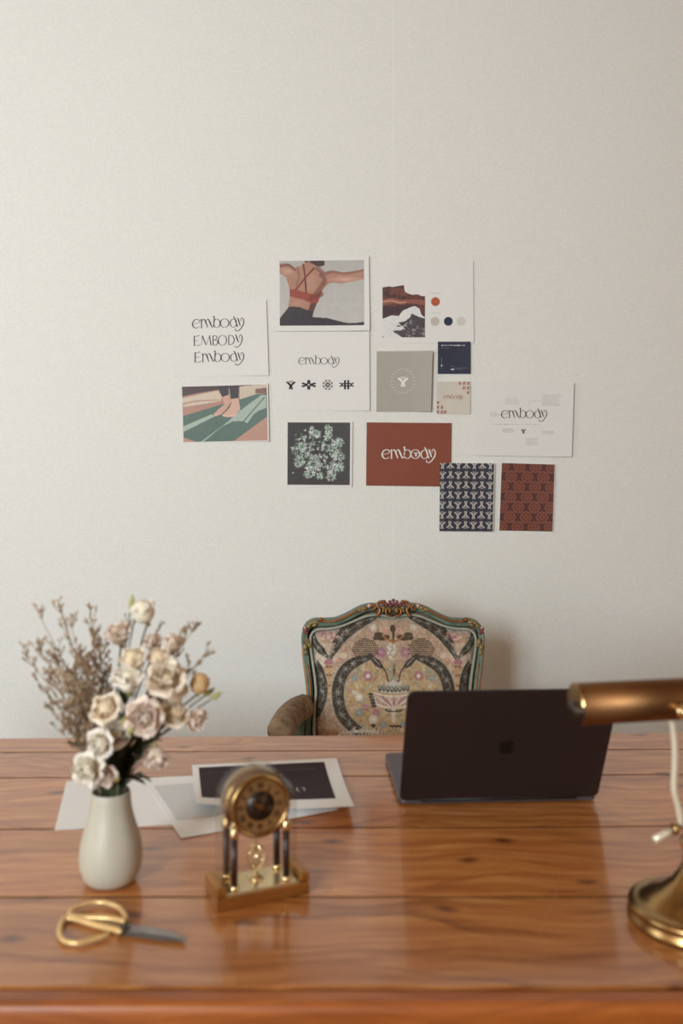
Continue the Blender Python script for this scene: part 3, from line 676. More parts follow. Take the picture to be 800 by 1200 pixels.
half = [(58, 640), (54, 560), (58, 480), (62, 430), (60, 380), (50, 300), (44, 240), (42, 190), (52, 155), (80, 138), (120, 137), (170, 133), (220, 112), (270, 86), (310, 76), (355, 80), (400, 84)]
full = half + [(800 - x, y) for x, y in half[-2::-1]]
path = [(p.x, p.y) for p in cr(full, 7)]
m_green = M_('faded_green_paint', (102, 118, 102), .5, var=.3, scale=60, bump=.3, bscale=150)
m_darkgreen = M_('olive_carved_paint', (88, 84, 58), .5, var=.35, scale=90)
sweep(path, [(-13, 0), (-13, .012), (-8, .018), (-2, .014), (4, .022), (10, .020), (13, .012), (13, -.025), (-13, -.025)]).build('back_frame', m_green, ch)
# gilt line along the outer edge, split by the corner and crest carvings
def gilt(sub, a, b, r):
    pts = []
    for i, (x, y) in enumerate(sub):
        p = sub[max(i-1, 0)]; q = sub[min(i+1, len(sub)-1)]; dx, dy = q[0]-p[0], q[1]-p[1]; l = math.hypot(dx, dy) or 1
        pts.append(CP(x + dy/l*a, y - dx/l*a, b))
    n = len(pts); return MB().tube(pts, [r * (.55 + .45 * math.sin(PI * min(1, max(0, i/(n-1))))) for i in range(n)], 8)
N = len(path)
def seg_of(f): return [q for q in path if f(q)]
gl = [seg_of(lambda q: 100 < q[0] < 305 and q[1] < 160), seg_of(lambda q: 495 < q[0] < 700 and q[1] < 160),
      [q for q in path if q[0] < 200 and 215 < q[1] < 470], [q for q in path if q[0] > 600 and 215 < q[1] < 470]]
for s_ in gl[:2]: gilt(s_, 9, .022, .0034).build('gilt_moulding', m_gold, ch)
for s_ in gl[2:]: gilt(s_, 10, .018, .0026).build('gilt_moulding', m_gold, ch); gilt(s_[len(s_)//3:] if s_[0][0] > 400 else s_[:len(s_)*2//3], -4, .020, .0022).build('gilt_moulding', m_gold, ch)
m_pip = M_('grey_green_piping', (162, 164, 150), .8, var=.12, scale=200)
inner = [(86, 640), (80, 560), (82, 480), (88, 420), (84, 360), (74, 290), (66, 230), (66, 195), (76, 172), (100, 160), (140, 158), (190, 148), (240, 128), (290, 108), (330, 102), (370, 106), (400, 112)]
inner = inner + [(800 - x, y) for x, y in inner[-2::-1]]
ip = [(p.x, p.y) for p in cr(inner, 6)]
MB().tube([CP(x, y, .016) for x, y in ip], .0035, 8).build('piping', m_pip, ch)
# upholstered back panel with woven picture
cv = Canvas(50, 80, 750, 620, 300, 232, (186, 160, 138))
cv.noise(26, 3, 31); cv.noise(20, 10, 32, (1, .9, .8)); mottled = cv.a.copy()
BR, BL_ = (74, 64, 56), (150, 152, 142)
def both(fn):
    fn(lambda x: x); fn(lambda x: 800 - x)
rc = random.Random(5)
cv.mix((cv.inpoly([(p[0], p[1]) for p in ip]) == 0) * 1.0, (160, 160, 148))
both(lambda m: cv.stroke([(m(66), 640), (m(90), 420), (m(72), 250), (m(74), 190), (m(110), 166), (m(190), 155), (m(290), 112), (m(400), 112)], 26, (166, 166, 154), .9))
def field(m):
    cv.poly([(m(x), y) for x, y in [(400,300),(330,290),(260,300),(215,340),(200,400),(205,470),(240,530),(300,585),(400,600)]], (190, 164, 124), .9)
both(field)
cv.noise(22, 3, 33)
for i in range(150):
    x, y = rc.uniform(205, 400), rc.uniform(300, 590); g = rc.random()
    col = [(178, 134, 134), (206, 192, 168), (150, 156, 150), (172, 136, 96), (192, 164, 118)][rc.randrange(5)]
    for mm in (x, 800 - x): cv.ell(mm, y + rc.uniform(-3, 3), rc.uniform(4, 10), rc.uniform(4, 9), col, .75)
for (x, y, r, col) in ((298,345,20,(176,128,134)),(298,345,9,(222,206,196)),(244,352,15,(146,152,148)),(262,492,17,(148,154,150)),(262,430,16,(214,206,192)),(244,412,10,(206,198,184)),(318,520,18,(214,204,190)),(330,490,13,(170,120,128)),
                       (340,455,10,(176,128,134)),(288,470,14,(172,126,132)),(360,540,14,(148,152,148)),(336,290,17,(178,132,142)),(350,250,22,(172,128,142)),(320,150,13,(206,200,184)),(372,165,12,(196,150,130)),(270,290,10,(196,150,124)),
                       (180,280,14,(196,150,124)),(110,300,16,(216,196,178)),(92,300,10,(196,150,140)),(200,262,13,(204,182,164))):
    def fl(m, x=x, y=y, r=r, col=col):
        for k in range(6):
            a = k * PI / 3; cv.ell(m(x) + r*.55*math.cos(a), y + r*.55*math.sin(a), r*.5, r*.5, col, .9)
        cv.ell(m(x), y, r*.3, r*.3, tuple(min(255, q + 26) for q in col), .9)
    both(fl)
def scrolls(m):
    def leafband(pts, ws, n, seed):
        pp = [(m(a), b) for a, b in pts]
        cv.stroke(pp, [w + 7 for w in ws], (168, 166, 150), .95); cv.stroke(pp, ws, BR)
        q = cr(pp, 6); r = random.Random(seed); wl = lerpw(ws, len(q))
        cv.stroke([(p.x + (6 if i % 8 < 4 else -6) * (wl[i]/46), p.y) for i, p in enumerate(q)], 2.4, BL_, .9)
        for k in range(n):
            i = int((k + .5) / n * (len(q) - 1)); c0 = q[i]; w = wl[i]
            if w < 16: continue
            for j in range(6):
                a = j * PI / 3 + k; L_ = w * .30; cv.stroke([(c0.x, c0.y), (c0.x + L_*math.cos(a), c0.y + L_*math.sin(a))], [4, 2], BL_, .9, False)
            for j in range(5): cv.ell(c0.x + r.uniform(-.4, .4)*w, c0.y + r.uniform(-.4, .4)*w + 14, 2, 2, BL_, .8)
    leafband([(330, 112), (268, 132), (214, 166), (176, 212), (144, 278)], [14, 44, 50, 42, 12], 5, 1)
    leafband([(76, 176), (84, 215), (112, 246), (136, 276)], [12, 30, 32, 8], 3, 2)
    leafband([(78, 280), (100, 320), (114, 380), (110, 440), (92, 500), (80, 520)], [10, 34, 42, 42, 30, 8], 5, 3)
    leafband([(300, 272), (246, 290), (204, 324), (180, 380), (178, 440), (194, 500), (232, 546), (300, 598)], [20, 42, 46, 48, 48, 48, 44, 36], 9, 4)
    # pink cluster between the scrolls
    for i in range(34):
        u, v = rc.random(), rc.random(); x = 96 + u * 88; y = 166 + v * 44 * (1 - abs(u - .5))
        cv.ell(m(x), y, 5, 4.5, (176, 122, 124) if rc.random() < .6 else (214, 190, 180), .85)
    cv.poly([(m(x), y) for x, y in [(112,212),(168,212),(146,262),(136,262)]], (204, 182, 162), .7)
    cv.stroke([(m(80), 300), (m(96), 268), (m(130), 284), (m(140), 300)], [8, 22, 18, 8], (220, 204, 188), .8); cv.stroke([(m(146), 300), (m(176), 262), (m(206), 268)], [8, 22, 14], (214, 196, 178), .8)
    cv.ell(m(140), 290, 18, 12, (168, 112, 124), .9)
    for k, y in enumerate((308, 326, 342, 362, 384, 402)): cv.ell(m(141), y, 13 - k * 1.4, 5, (122, 78, 44) if k % 2 == 0 else (206, 168, 118))
    cv.stroke([(m(141), 300), (m(141), 430)], [8, 3], (198, 150, 100), .8)
    # dotted thistle heads on dark stalks
    for gy in range(10):
        for gx in range(13):
            x, y = 232 + gx * 8.4 + (gy % 2) * 4, 196 + gy * 8.4
            if ((x - 288) / 54) ** 2 + ((y - 238) / 44) ** 2 < 1: cv.ell(m(x), y, 3.6, 3.2, (84, 66, 50), 1)
    cv.stroke([(m(305), 262), (m(335), 292), (m(352), 308)], [16, 26, 14], (80, 68, 62)); cv.stroke([(m(318), 272), (m(345), 300)], 4, (160, 158, 150), 1, False)
    cv.stroke([(m(350), 300), (m(370), 330), (m(380), 372)], [6, 5, 5], (72, 62, 56))
both(scrolls)
# centre leaves, flower, vase
for f_ in (-1, 1):
    for (dx, dy, L_) in ((60, -6, 18), (44, 10, 20), (70, 8, 12), (30, 4, 16)): cv.ell(400 + f_*dx, 184 + dy, L_, 9, (84, 70, 56))
    cv.stroke([(400, 208), (400 + f_*26, 196), (400 + f_*44, 180)], [8, 5], (168, 112, 64))
cv.stroke([(400, 150), (400, 200)], [14, 8], (96, 72, 56)); cv.ell(398, 155, 12, 14, (84, 70, 56))
for i in range(16): cv.ell(392 + rc.uniform(-16, 18), 250 + rc.uniform(-32, 34), 7, 6, (208, 206, 192), .9)
cv.stroke([(404, 300), (404, 345)], [12, 4], (146, 92, 52)); cv.stroke([(400, 300), (400, 372)], [22, 30], (150, 156, 146), .6); cv.stroke([(403, 318), (403, 346)], [10, 2], (120, 70, 40))
cv.poly([(362,358),(384,372),(400,360),(418,372),(440,358),(428,382),(374,382)], (206, 196, 182))
cv.ell(402, 396, 70, 20, (196, 192, 178)); 
for k in range(8): cv.ell(346 + k * 16, 394 + (4 if 1 < k < 6 else 0), 7.5, 13, (92, 86, 74)); cv.ell(346 + k * 16, 390 + (4 if 1 < k < 6 else 0), 4, 8, (158, 160, 148))
cv.poly([(308,408),(360,420),(402,424),(444,420),(492,408),(474,462),(446,474),(402,476),(356,474),(328,462)], (220, 208, 192))
cv.poly([(322,416),(360,428),(402,432),(444,428),(480,416),(466,456),(440,466),(402,468),(362,466),(336,456)], (190, 160, 148))
for k in range(-3, 4): cv.stroke([(402 + k*4, 466), (402 + k*14, 448), (402 + k*22, 428)], [6, 5], (168, 108, 124) if k % 2 == 0 else (222, 212, 198))
for f_ in (-1, 1):
    for k in range(5): cv.ell(402 + f_*(92 - k*3), 418 + k*12, 11, 6, (80, 72, 62))
cv.stroke([(402, 476), (402, 530)], [16, 10], (216, 204, 190)); cv.poly([(360,478),(402,486),(444,478),(430,490),(374,490)], (84, 76, 64))
cv.ell(320, 545, 9, 7, (70, 62, 56))
for k in range(6): cv.ell(388 + k*8, 546 + (k % 2)*3, 4, 4.5, (52, 44, 42))
cv.stroke([(90, 600), (140, 590), (190, 600)], [60, 50], (150, 96, 58), .7, soft=10)
for i in range(420):
    x, y = rc.uniform(60, 740), rc.uniform(100, 610); a = rc.uniform(0, 6.3); L_ = rc.uniform(4, 11)
    cv.stroke([(x, y), (x + L_*math.cos(a), y + L_*math.sin(a)), (x + L_*1.6*math.cos(a + .8), y + L_*1.6*math.sin(a + .8))], [3.4, 1.5], rc.choice([(150, 120, 98), (212, 194, 170), (166, 150, 134), (196, 160, 140)]), .5, False)
cv.noise(34, 1.3, 40); cv.noise(16, 4, 41)
NX = cv.W
tops = sorted([(x, y) for x, y in ip if y < 175 or 100 < x < 700])
sidex = sorted([(y, x) for x, y in ip if x < 110]); 
tx = [q[0] for q in tops if 76 <= q[0] <= 724 and q[1] < 200]; ty = [q[1] for q in tops if 76 <= q[0] <= 724 and q[1] < 200]
def Pback(s_, t_):
    # canvas covers art x 50..750, y 80..620; stay inside the frame opening
    x = 50 + 700 * s_; y = 80 + 540 * t_
    yt = np.interp(x, tx, ty) if tx[0] <= x <= tx[-1] else 172 + min(abs(x - tx[0]), abs(x - tx[-1])) * 1.5
    xl = np.interp(max(y, 172), [q[0] for q in sidex], [q[1] for q in sidex])
    yy = max(y, yt); xx = min(max(x, xl), 800 - xl)
    e = min(1.0, min(yy - yt + (0 if y > yt else 0), (xx - xl), (800 - xl - xx)) / 60.0); e = max(0, e)
    return CP(xx, yy, .004 + .022 * math.sin(e * PI / 2))
cv.mesh('back_panel', Pback, m_tapestry, ch)
sweep([(q[0], q[1]) for q in path], [(-12, -.026), (-12, -.02), (-30, -.02), (-30, -.026)]).build('rear_lining', m_pip, ch)
MB().add([CP(x, y, -.012) for x, y in path], [tuple(range(len(path)))]).build('back_board', M_('rear_linen', (150, 132, 108), .9), ch)
# carved crest and corners
def gs(pts, r, b=.028, n=5):
    MB().tube([CP(q.x, q.y, b) for q in cr(pts, n)], r if hasattr(r, '__len__') else [r*.7] + [r]*(n*(len(pts)-1) - 1) + [r*.6], 8).build('gilt_scroll', m_gold, ch)
for f_ in (-1, 1):
    X = lambda pts: [(400 + f_*x, y) for x, y in pts]
    gs(X([(30, 44), (56, 48), (66, 62), (54, 78), (62, 98), (70, 104)]), .0040)
    gs(X([(6, 104), (26, 98), (30, 80), (18, 72), (12, 84), (20, 88)]), .0026)
    gs(X([(94, 64), (80, 60), (72, 68), (80, 78), (90, 76)]), .0030)
    gs(X([(300, 122), (285, 126), (275, 120)]), .0036, .022)
    for (x, y, r) in ((292, 118, .0056), (350, 205, .004)): MB().ball(CP(400 + f_*x, y, .025), r, 10, 6).build('gilt_boss', m_gold, ch)
m_cgreen = M_('olive_gilt_leaf', (140, 118, 72), .45, .3, var=.35, scale=150); m_berry = M_('berry_red_paint', (136, 72, 76), .35, var=.2, scale=200)
m_blos = M_('cream_pink_paint', (214, 180, 168), .4, var=.1)
mb = MB(); mb.ball(CP(400, 80, .012), .022, 14, 8, (1.1, .45, .75)); mb.build('crest_block', m_darkgreen, ch)
def leafm(mb, x, y, ang, L_, w, b=.024):
    ca, sa = math.cos(ang), math.sin(ang); pts = [(0, 0), (.35, w), (.75, w*.8), (1, 0), (.75, -w*.8), (.35, -w)]
    vs = [CP(x + (u*ca - v*sa)*L_, y + (u*sa + v*ca)*L_, b - abs(v)*.004) for u, v in pts] + [CP(x + .5*L_*ca, y + .5*L_*sa, b + .006)]
    mb.add(vs, [(i, (i+1) % 6, 6) for i in range(6)], True)
for f_ in (-1, 1):
    X = lambda x: 400 + f_ * x
    for (x, y, a, L_) in ((10, 92, -1.2, 30), (30, 82, -.9, 26), (22, 66, -.6, 22), (44, 92, -1.9, 20), (100, 68, .25, 30), (122, 72, .5, 26), (112, 82, .1, 20), (86, 66, .2, 22)):
        mb = MB(); leafm(mb, X(x), y, a if f_ > 0 else PI - a, L_, .3); mb.build('carved_leaf', m_cgreen, ch)
    for (x, y, a, L_) in ((300, 128, .1, 30), (318, 128, .4, 26), (332, 134, .9, 26), (350, 190, 1.7, 34), (354, 215, 1.5, 30), (344, 212, 2.0, 24), (346, 148, .9, 24), (306, 136, .4, 24), (352, 240, 1.6, 24)):
        mb = MB(); leafm(mb, X(x), y, a if f_ > 0 else PI - a, L_, .3, .024); mb.build('carved_leaf', m_cgreen, ch)
for (x, y) in ((400,40),(386,46),(414,46),(372,54),(400,54),(428,54),(388,60),(412,60),(358,58),(442,58)):
    MB().ball(CP(x, y, .028), .0046, 10, 6).build('berry', m_berry, ch)
for f_ in (-1, 1):
    for (x, y) in ((352,158),(358,168),(350,172),(360,156)): MB().ball(CP(400 + f_*x, y, .024), .0042, 8, 5).build('berry', m_berry, ch)
    MB().ball(CP(400 + f_*98, 62, .028), .0048, 8, 5).build('painted_bud', m_blos, ch)
    MB().ball(CP(400 + f_*356, 150, .026), .003, 8, 5).build('painted_bud', m_blos, ch)
# arm supports, pads, seat and legs
m_pad = M_('arm_tapestry', (136, 112, 88), .9, var=.45, scale=45, bump=.4, bscale=600)
m_seatc = M_('seat_tapestry', (150, 124, 98), .9, var=.4, scale=40)
for f_ in (-1, 1):
    xb = .237 * f_
    MB().tube(cr([(xb*.93, .17, .685), (xb*.98, .12, .68), (xb*1.08, .06, .665), (xb*1.12, -.06, .655), (xb*1.1, -.16, .645), (xb*1.04, -.2, .60), (xb*1.0, -.17, .5), (xb, -.16, .42)], 6), [.014]*43, 10).build('arm_frame', m_darkgreen, ch)
    MB().tube(cr([(xb*.92, .13, .676), (xb*1.0, .07, .682), (xb*1.06, -.02, .685), (xb*1.10, -.10, .68)], 6), [.018] + [.031]*16 + [.026, .015], 14).build('arm_pad', m_pad, ch)
    MB().tube(cr([(xb, .14, .64), (xb*.97, .13, .5), (xb*.95, .15, .3), (xb*1.0, .2, .0)], 6), [.024, .022, .02] * 6 + [.016], 10).build('leg', m_green, ch)
    MB().tube(cr([(xb*1.0, -.2, .42), (xb*1.08, -.23, .32), (xb*.98, -.22, .15), (xb*1.02, -.25, .0)], 6), list(np.linspace(.03, .014, 18)) + [.02], 10).build('leg', m_green, ch)
mb = MB(); mb.box((-.255, -.24, .36), (.255, .16, .42)); mb.build('seat_rail', m_green, ch, bevel=.012, seg=3)
mb = MB(); mb.ball((0, -.04, .45), 1, 24, 10, (.245, .2, .055)); mb.build('seat', m_seatc, ch)
# sheepskin on the seat, rising against the back
sk = thing('sheepskin', 'fluffy white sheepskin on the armchair seat behind the laptop', 'sheepskin', (.15, 2.1, .5))
sp_ = [(-.13, .02), (-.06, .045), (.0, .05), (.06, .05), (.12, .035)]
vs = []; fs = []; nu, nv = 16, 10
def skP(u, v):
    x = (u - .5) * (.30 - .03 * math.sin(v * 6)); zt = .085 + .012 * math.sin(u * 9)
    t = v * 1.0
    y = -.20 + .29 * min(1, t / .6); z = .012 + (zt + .0) * max(0, (t - .5) / .5) ** 1.2
    return Vector((x, y + .0, z))
for lay in (0, 1):
    for j in range(nv+1):
        for i in range(nu+1):
            p = skP(i/nu, j/nv); vs.append(p + Vector((0, -.012, .014)) if lay == 0 else p)
st = (nu+1)*(nv+1)
for j in range(nv):
    for i in range(nu): k = j*(nu+1)+i; fs += [(k, k+1, k+nu+2, k+nu+1), (st+k, st+k+nu+1, st+k+nu+2, st+k+1)]
m_wool = M_('white_wool', (240, 236, 228), .95, var=.08, scale=60)
MB().add(vs, fs, True).build('hide', m_wool, sk)
mb = MB(); rw = random.Random(2)
for i in range(2600):
    u, v = rw.random(), rw.random() ** .6; p = skP(u, v) + Vector((0, -.012, .014)); d = Vector((rw.uniform(-.5, .5), rw.uniform(-.9, .1), rw.uniform(.5, 1.2))).normalized() * rw.uniform(.008, .018)
    mb.add([p + Vector((-.0013, 0, 0)), p + Vector((.0013, 0, 0)), p + d * .6 + Vector((.0008, 0, 0)), p + d + Vector((rw.uniform(-.004, .004), 0, 0)), p + d*.6 - Vector((.0008, 0, 0))], [(0, 1, 2, 3, 4)])
mb.build('wool', m_wool, sk, kind='stuff')

# ------------------------------------------------------------------ laptop
lb, rb = Dp(468, 946), Dp(700, 941)
yaw = math.atan2(rb.y - lb.y, rb.x - lb.x); cxy = (lb + rb) / 2
lap = thing('laptop', 'open dark grey laptop standing on the desk with its back to the room', 'laptop', (cxy.x, cxy.y, DT), yaw)
LW, LD, tilt = .306, .212, math.radians(27)
m_al = M_('dark_anodised_metal', (44, 36, 37), .42, .25, var=.05, scale=10); m_alb = M_('grey_anodised_base', (104, 98, 106), .4, .6, var=.04); m_key = M_('black_keys', (22, 21, 23), .5, var=.1); m_scr = M_('screen_glass', (10, 10, 12), .08, var=.02)
def rounded(w, d, r, n=6):
    o = []
    for (cx_, cy_, a0) in ((w/2-r, d-r, 0), (-w/2+r, d-r, 90), (-w/2+r, r, 180), (w/2-r, r, 270)):
        for k in range(n+1): a = math.radians(a0 + 90*k/n); o.append((cx_ + r*math.cos(a), cy_ + r*math.sin(a)))
    return o
def slab(out, z0, z1, M=None):
    n = len(out); vs = [Vector((x, y, z0)) for x, y in out] + [Vector((x, y, z1)) for x, y in out]
    if M is not None: vs = [M @ v for v in vs]
    return MB().add(vs, [tuple(range(n))[::-1], tuple(range(n, 2*n))] + [(i, (i+1) % n, n+(i+1) % n, n+i) for i in range(n)])
slab(rounded(LW, LD, .011), .003, .0125).build('base', m_alb, lap, loc=(0, .004, 0), bevel=.0012)
for sx in (-1, 1):
    for yy in (.03, .18): MB().lathe([(0, 0), (.007, 0), (.007, .0035), (0, .0035)], 14).build('rubber_foot', m_key, lap, loc=(sx*.13, yy, 0))
Ml = Matrix.Translation((0, .004, .0115)) @ Matrix.Rotation(PI/2 + tilt, 4, 'X')   # local +y runs up the lid, +z faces the room front
slab(rounded(LW, LD, .011), -.0005, .0045, Ml).build('lid', m_al, lap, bevel=.001)
slab([(x, y + .006) for x, y in rounded(LW - .012, LD - .012, .006)], -.0009, -.0004, Ml).build('screen', m_scr, lap)
mbk = MB()
for r in range(6):
    for k in range(14 if r else 14):
        w = .0165
        if r == 5 and 4 <= k <= 8: continue
        mbk.box((-.1325 + k*.019, .115 - .0 + (5-r)*.0 , 0), (-.1325 + k*.019 + w, .115 + .0155, .001), Matrix.Translation((0, -.0 - (r - 0)*.0 + (-.085 + (5 - r)*.0) + r*.0185 - .02, .0126)))
mbk.box((-.0565, .0, 0), (.0355, .0155, .001), Matrix.Translation((0, .1025, .0126)))
mbk.build('keyboard', m_key, lap)
MB().box((-.06, .135, .0126), (.06, .205, .0129)).build('trackpad', m_alb, lap)
MB().tube([(-.12, .003, .0105), (.12, .003, .0105)], .0045, 10).build('hinge', m_key, lap)
# fruit emblem with a bite and a leaf
em = [(0, .0085), (.004, .0105), (.0085, .009), (.0105, .0055), (.0078, .0035), (.0068, .0), (.0082, -.0035), (.0108, -.005), (.0085, -.0100), (.0045, -.0125), (.0, -.0115), (-.0045, -.0125), (-.0090, -.0095), (-.0112, -.002), (-.0105, .0055), (-.0065, .0100)]
eo = [(p.x*1.05, p.y*1.05 + LD*.5) for p in cr(em, 4, True)]
m_em = M_('black_gloss_emblem', (6, 6, 7), .45, var=.02)
slab(eo, .0046, .0050, Ml).build('emblem', m_em, lap)
lfo = [(p.x, p.y + LD*.5) for p in cr([(0, .0108), (.0008, .0145), (.0042, .0168), (.0040, .0132)], 4, True)]
slab(lfo, .0046, .0050, Ml).build('emblem_leaf', m_em, lap)

# ------------------------------------------------------------------ mantel clock
ga, gb = Dp(253, 1070), Dp(363, 1047.5); cyaw = math.atan2(gb.y - ga.y, gb.x - ga.x); cw = (gb - ga).length
ck = thing('mantel_clock', 'small gilt mantel clock under an arched clear case with dark pillars', 'clock', ((ga.x+gb.x)/2, (ga.y+gb.y)/2, DT), cyaw)
m_cb = M_('gilt_clock_base', (176, 122, 62), .3, .8, var=.08, scale=60); m_cream = M_('polished_pale_gold', (232, 208, 160), .16, .7, var=.03)
m_pillar = M_('dark_pillar', (44, 22, 16), .38, .0, var=.15, scale=80, coat=.15); m_glass, N_, L_n, b_ = new_mat('clear_case')
tr_ = N_.new('ShaderNodeBsdfTransparent'); tr_.inputs[0].default_value = (.96, .95, .93, 1); gs_ = N_.new('ShaderNodeBsdfGlossy'); gs_.inputs['Roughness'].default_value = .03
lw_ = N_.new('ShaderNodeLayerWeight'); lw_.inputs[0].default_value = .5; pw_ = N_.new('ShaderNodeMath'); pw_.operation = 'POWER'; pw_.inputs[1].default_value = 5; L_n.new(lw_.outputs['Facing'], pw_.inputs[0]); fr_ = N_.new('ShaderNodeMapRange'); fr_.inputs['To Min'].default_value = .02; fr_.inputs['To Max'].default_value = .4; L_n.new(pw_.outputs[0], fr_.inputs[0]); mxs = N_.new('ShaderNodeMixShader')
L_n.new(fr_.outputs[0], mxs.inputs[0]); L_n.new(tr_.outputs[0], mxs.inputs[1]); L_n.new(gs_.outputs[0], mxs.inputs[2]); L_n.new(mxs.outputs[0], N_['Material Output'].inputs[0])
h = cw / 2
MB().box((-h, 0, 0), (h, .052, .015)).build('base', m_cb, ck, bevel=.0015)
for sx in (-1, 1): MB().box((-h if sx < 0 else h - .013, 0, .0152), (-h + .013 if sx < 0 else h, .052, .027)).build('end_block', m_cb, ck, bevel=.003, seg=3)
MB().box((-h + .0135, .001, .0152), (h - .0135, .051, .0182)).build('top_plate', m_cream, ck, bevel=.0006)
for (x, y) in ((-.034, .009), (.031, .009), (-.034, .043), (.031, .043)):
    MB().lathe([(0, .0183), (.0042, .0183), (.0042, .080), (0, .080)], 16).build('pillar', m_pillar, ck, loc=(x, y, 0))
    MB().lathe([(0, 0), (.0058, 0), (.0058, .003), (.0048, .006), (.0044, .006)], 16).build('pillar_collar', m_brass2, ck, loc=(x, y, .0183))
    MB().lathe([(.0044, 0), (.0060, .002), (.0060, .006), (.0045, .009), (.0045, .012), (0, .012)], 16).build('pillar_collar', m_brass2, ck, loc=(x, y, .0795))
dz, dr, dx = .1125, .0375, -.0015
def yl(prof, seg=40, c=(0, 0, 0)): return MB().lathe(prof, seg, Matrix.Rotation(PI/2, 4, 'X'), c)   # axis towards -y (front)
yl([(0, -.034), (dr*1.06, -.034), (dr*1.06, -.012), (dr*.96, -.010), (dr, -.006), (dr, .002), (dr*.96, .004), (dr*.88, .0035), (dr*.86, .0005), (dr*.86, -.002)], 48, (dx, .010, dz)).build('dial_drum', m_brass, ck)
yl([(0, 0), (dr*.86, 0)], 40, (dx, .0105, dz)).build('dial', M_('dial_bronze', (150, 112, 70), .4, .5, var=.12, scale=300), ck)
yl([(0, .0006), (dr*.47, .0006), (dr*.47, 0)], 36, (dx, .0100, dz)).build('dial_centre', M_('dial_centre_dark', (44, 30, 22), .35, .2, var=.2, scale=300), ck)
mb = MB(); num = {1: 'I', 2: 'II', 3: 'III', 4: 'IIII', 5: 'V', 6: 'VI', 7: 'VII', 8: 'VIII', 9: 'IX', 10: 'X', 11: 'XI', 12: 'XII'}
R0, R1 = dr*.56, dr*.74
for k, s_ in num.items():
    a = PI/2 - k*PI/6; strokes = []; x = 0
    for chh in s_:
        if chh == 'I': strokes.append(((x, 0), (x, 1))); x += .3
        if chh == 'V': strokes += [((x, 1), (x+.22, 0)), ((x+.22, 0), (x+.44, 1))]; x += .68
        if chh == 'X': strokes += [((x, 1), (x+.44, 0)), ((x, 0), (x+.44, 1))]; x += .68
    wd_ = x - .3
    for (p, q) in strokes:
        pts = []
        for (u, v) in (p, q):
            uu = (u - wd_/2)*.0062; rr = R0 + (R1 - R0)*v
            pts.append(Vector((dx + rr*math.cos(a) + uu*math.sin(a), .0098, dz + rr*math.sin(a) - uu*math.cos(a))))
        t = (pts[1]-pts[0]).normalized(); nrm = Vector((-t.z, 0, t.x))*.00042
        mb.add([pts[0]+nrm, pts[0]-nrm, pts[1]-nrm, pts[1]+nrm], [(0, 1, 2, 3)])
m_black = M_('clock_black', (20, 15, 13), .4, var=.05)
mb.build('numerals', m_black, ck)
for (a, L_, w) in ((math.radians(150), dr*.42, .0012), (math.radians(62), dr*.64, .0009)):
    t = Vector((math.cos(a), 0, math.sin(a))); nn = Vector((-t.z, 0, t.x))*w; o_ = Vector((dx, .0085, dz))
    MB().add([o_ - t*.005 + nn, o_ - t*.005 - nn, o_ + t*L_*.8 - nn, o_ + t*L_, o_ + t*L_*.8 + nn], [(0, 1, 2, 3, 4)]).build('hand', m_brass2, ck)
# bracket holding the drum on the pillars
MB().box((-.042, .004, .0), (.042, .048, .0035)).build('shelf_bar', m_brass, ck, loc=(dx, 0, .0915 - .0)) if False else None
for sx in (-.034, .031):
    MB().tube([(sx, .009, .0915), (sx*.94, .018, .099), (sx*.88 + dx, .024, .104)], .0032, 8).build('bracket', m_brass2, ck)
    MB().tube([(sx, .043, .0915), (sx*.94, .036, .099), (sx*.88 + dx, .030, .104)], .0032, 8).build('bracket', m_brass2, ck)
# rotating balance of rings
pend = MB()
pend.tube([(dx, .026, dz - dr), (dx, .026, .058)], .0008, 6)
for k in range(3):
    Mr = Matrix.Rotation(k*PI/3 + .3, 4, 'Z') @ Matrix.Rotation(PI/2, 4, 'X')
    pts = [Mr @ Vector((.0118*math.cos(q), .0135*math.sin(q), 0)) + Vector((dx, .026, .045)) for q in [2*PI*j/24 for j in range(25)]]
    pend.tube(pts, .0011, 6, False)
pend.ball((dx, .026, .045), .0032)
pend.build('balance_rings', m_brass2, ck)
MB().lathe([(0, .0183), (.009, .0183), (.007, .021), (.0022, .024), (.0018, .0312), (0, .0315)], 18, c=(dx, .026, 0)).build('balance_stand', m_brass2, ck)
# arched clear case: front and back panes joined by an arched band
def arch_out(r, z0, zc, n=24): return [(r, z0)] + [(r*math.cos(PI*k/n), zc + r*math.sin(PI*k/n)) for k in range(n+1)] + [(-r, z0)]
ao, ai = arch_out(.0445, .0184, .112), arch_out(.0429, .0184, .112)
vs = []; n = len(ao)
for y in (.0025, .0500):
    vs += [(x + dx, y, z) for x, z in ao] + [(x + dx, y, z) for x, z in ai]
fs = []
for i in range(n-1):
    fs += [(i, i+1, 2*n+i+1, 2*n+i), (n+i+1, n+i, 3*n+i, 3*n+i+1), (i+1, i, n+i, n+i+1), (2*n+i, 2*n+i+1, 3*n+i+1, 3*n+i)]
fs += [(0, 2*n, 3*n, n), (n-1, 2*n-1, 4*n-1, 3*n-1)]
MB().add(vs, fs, False).build('clear_case', m_glass, ck)

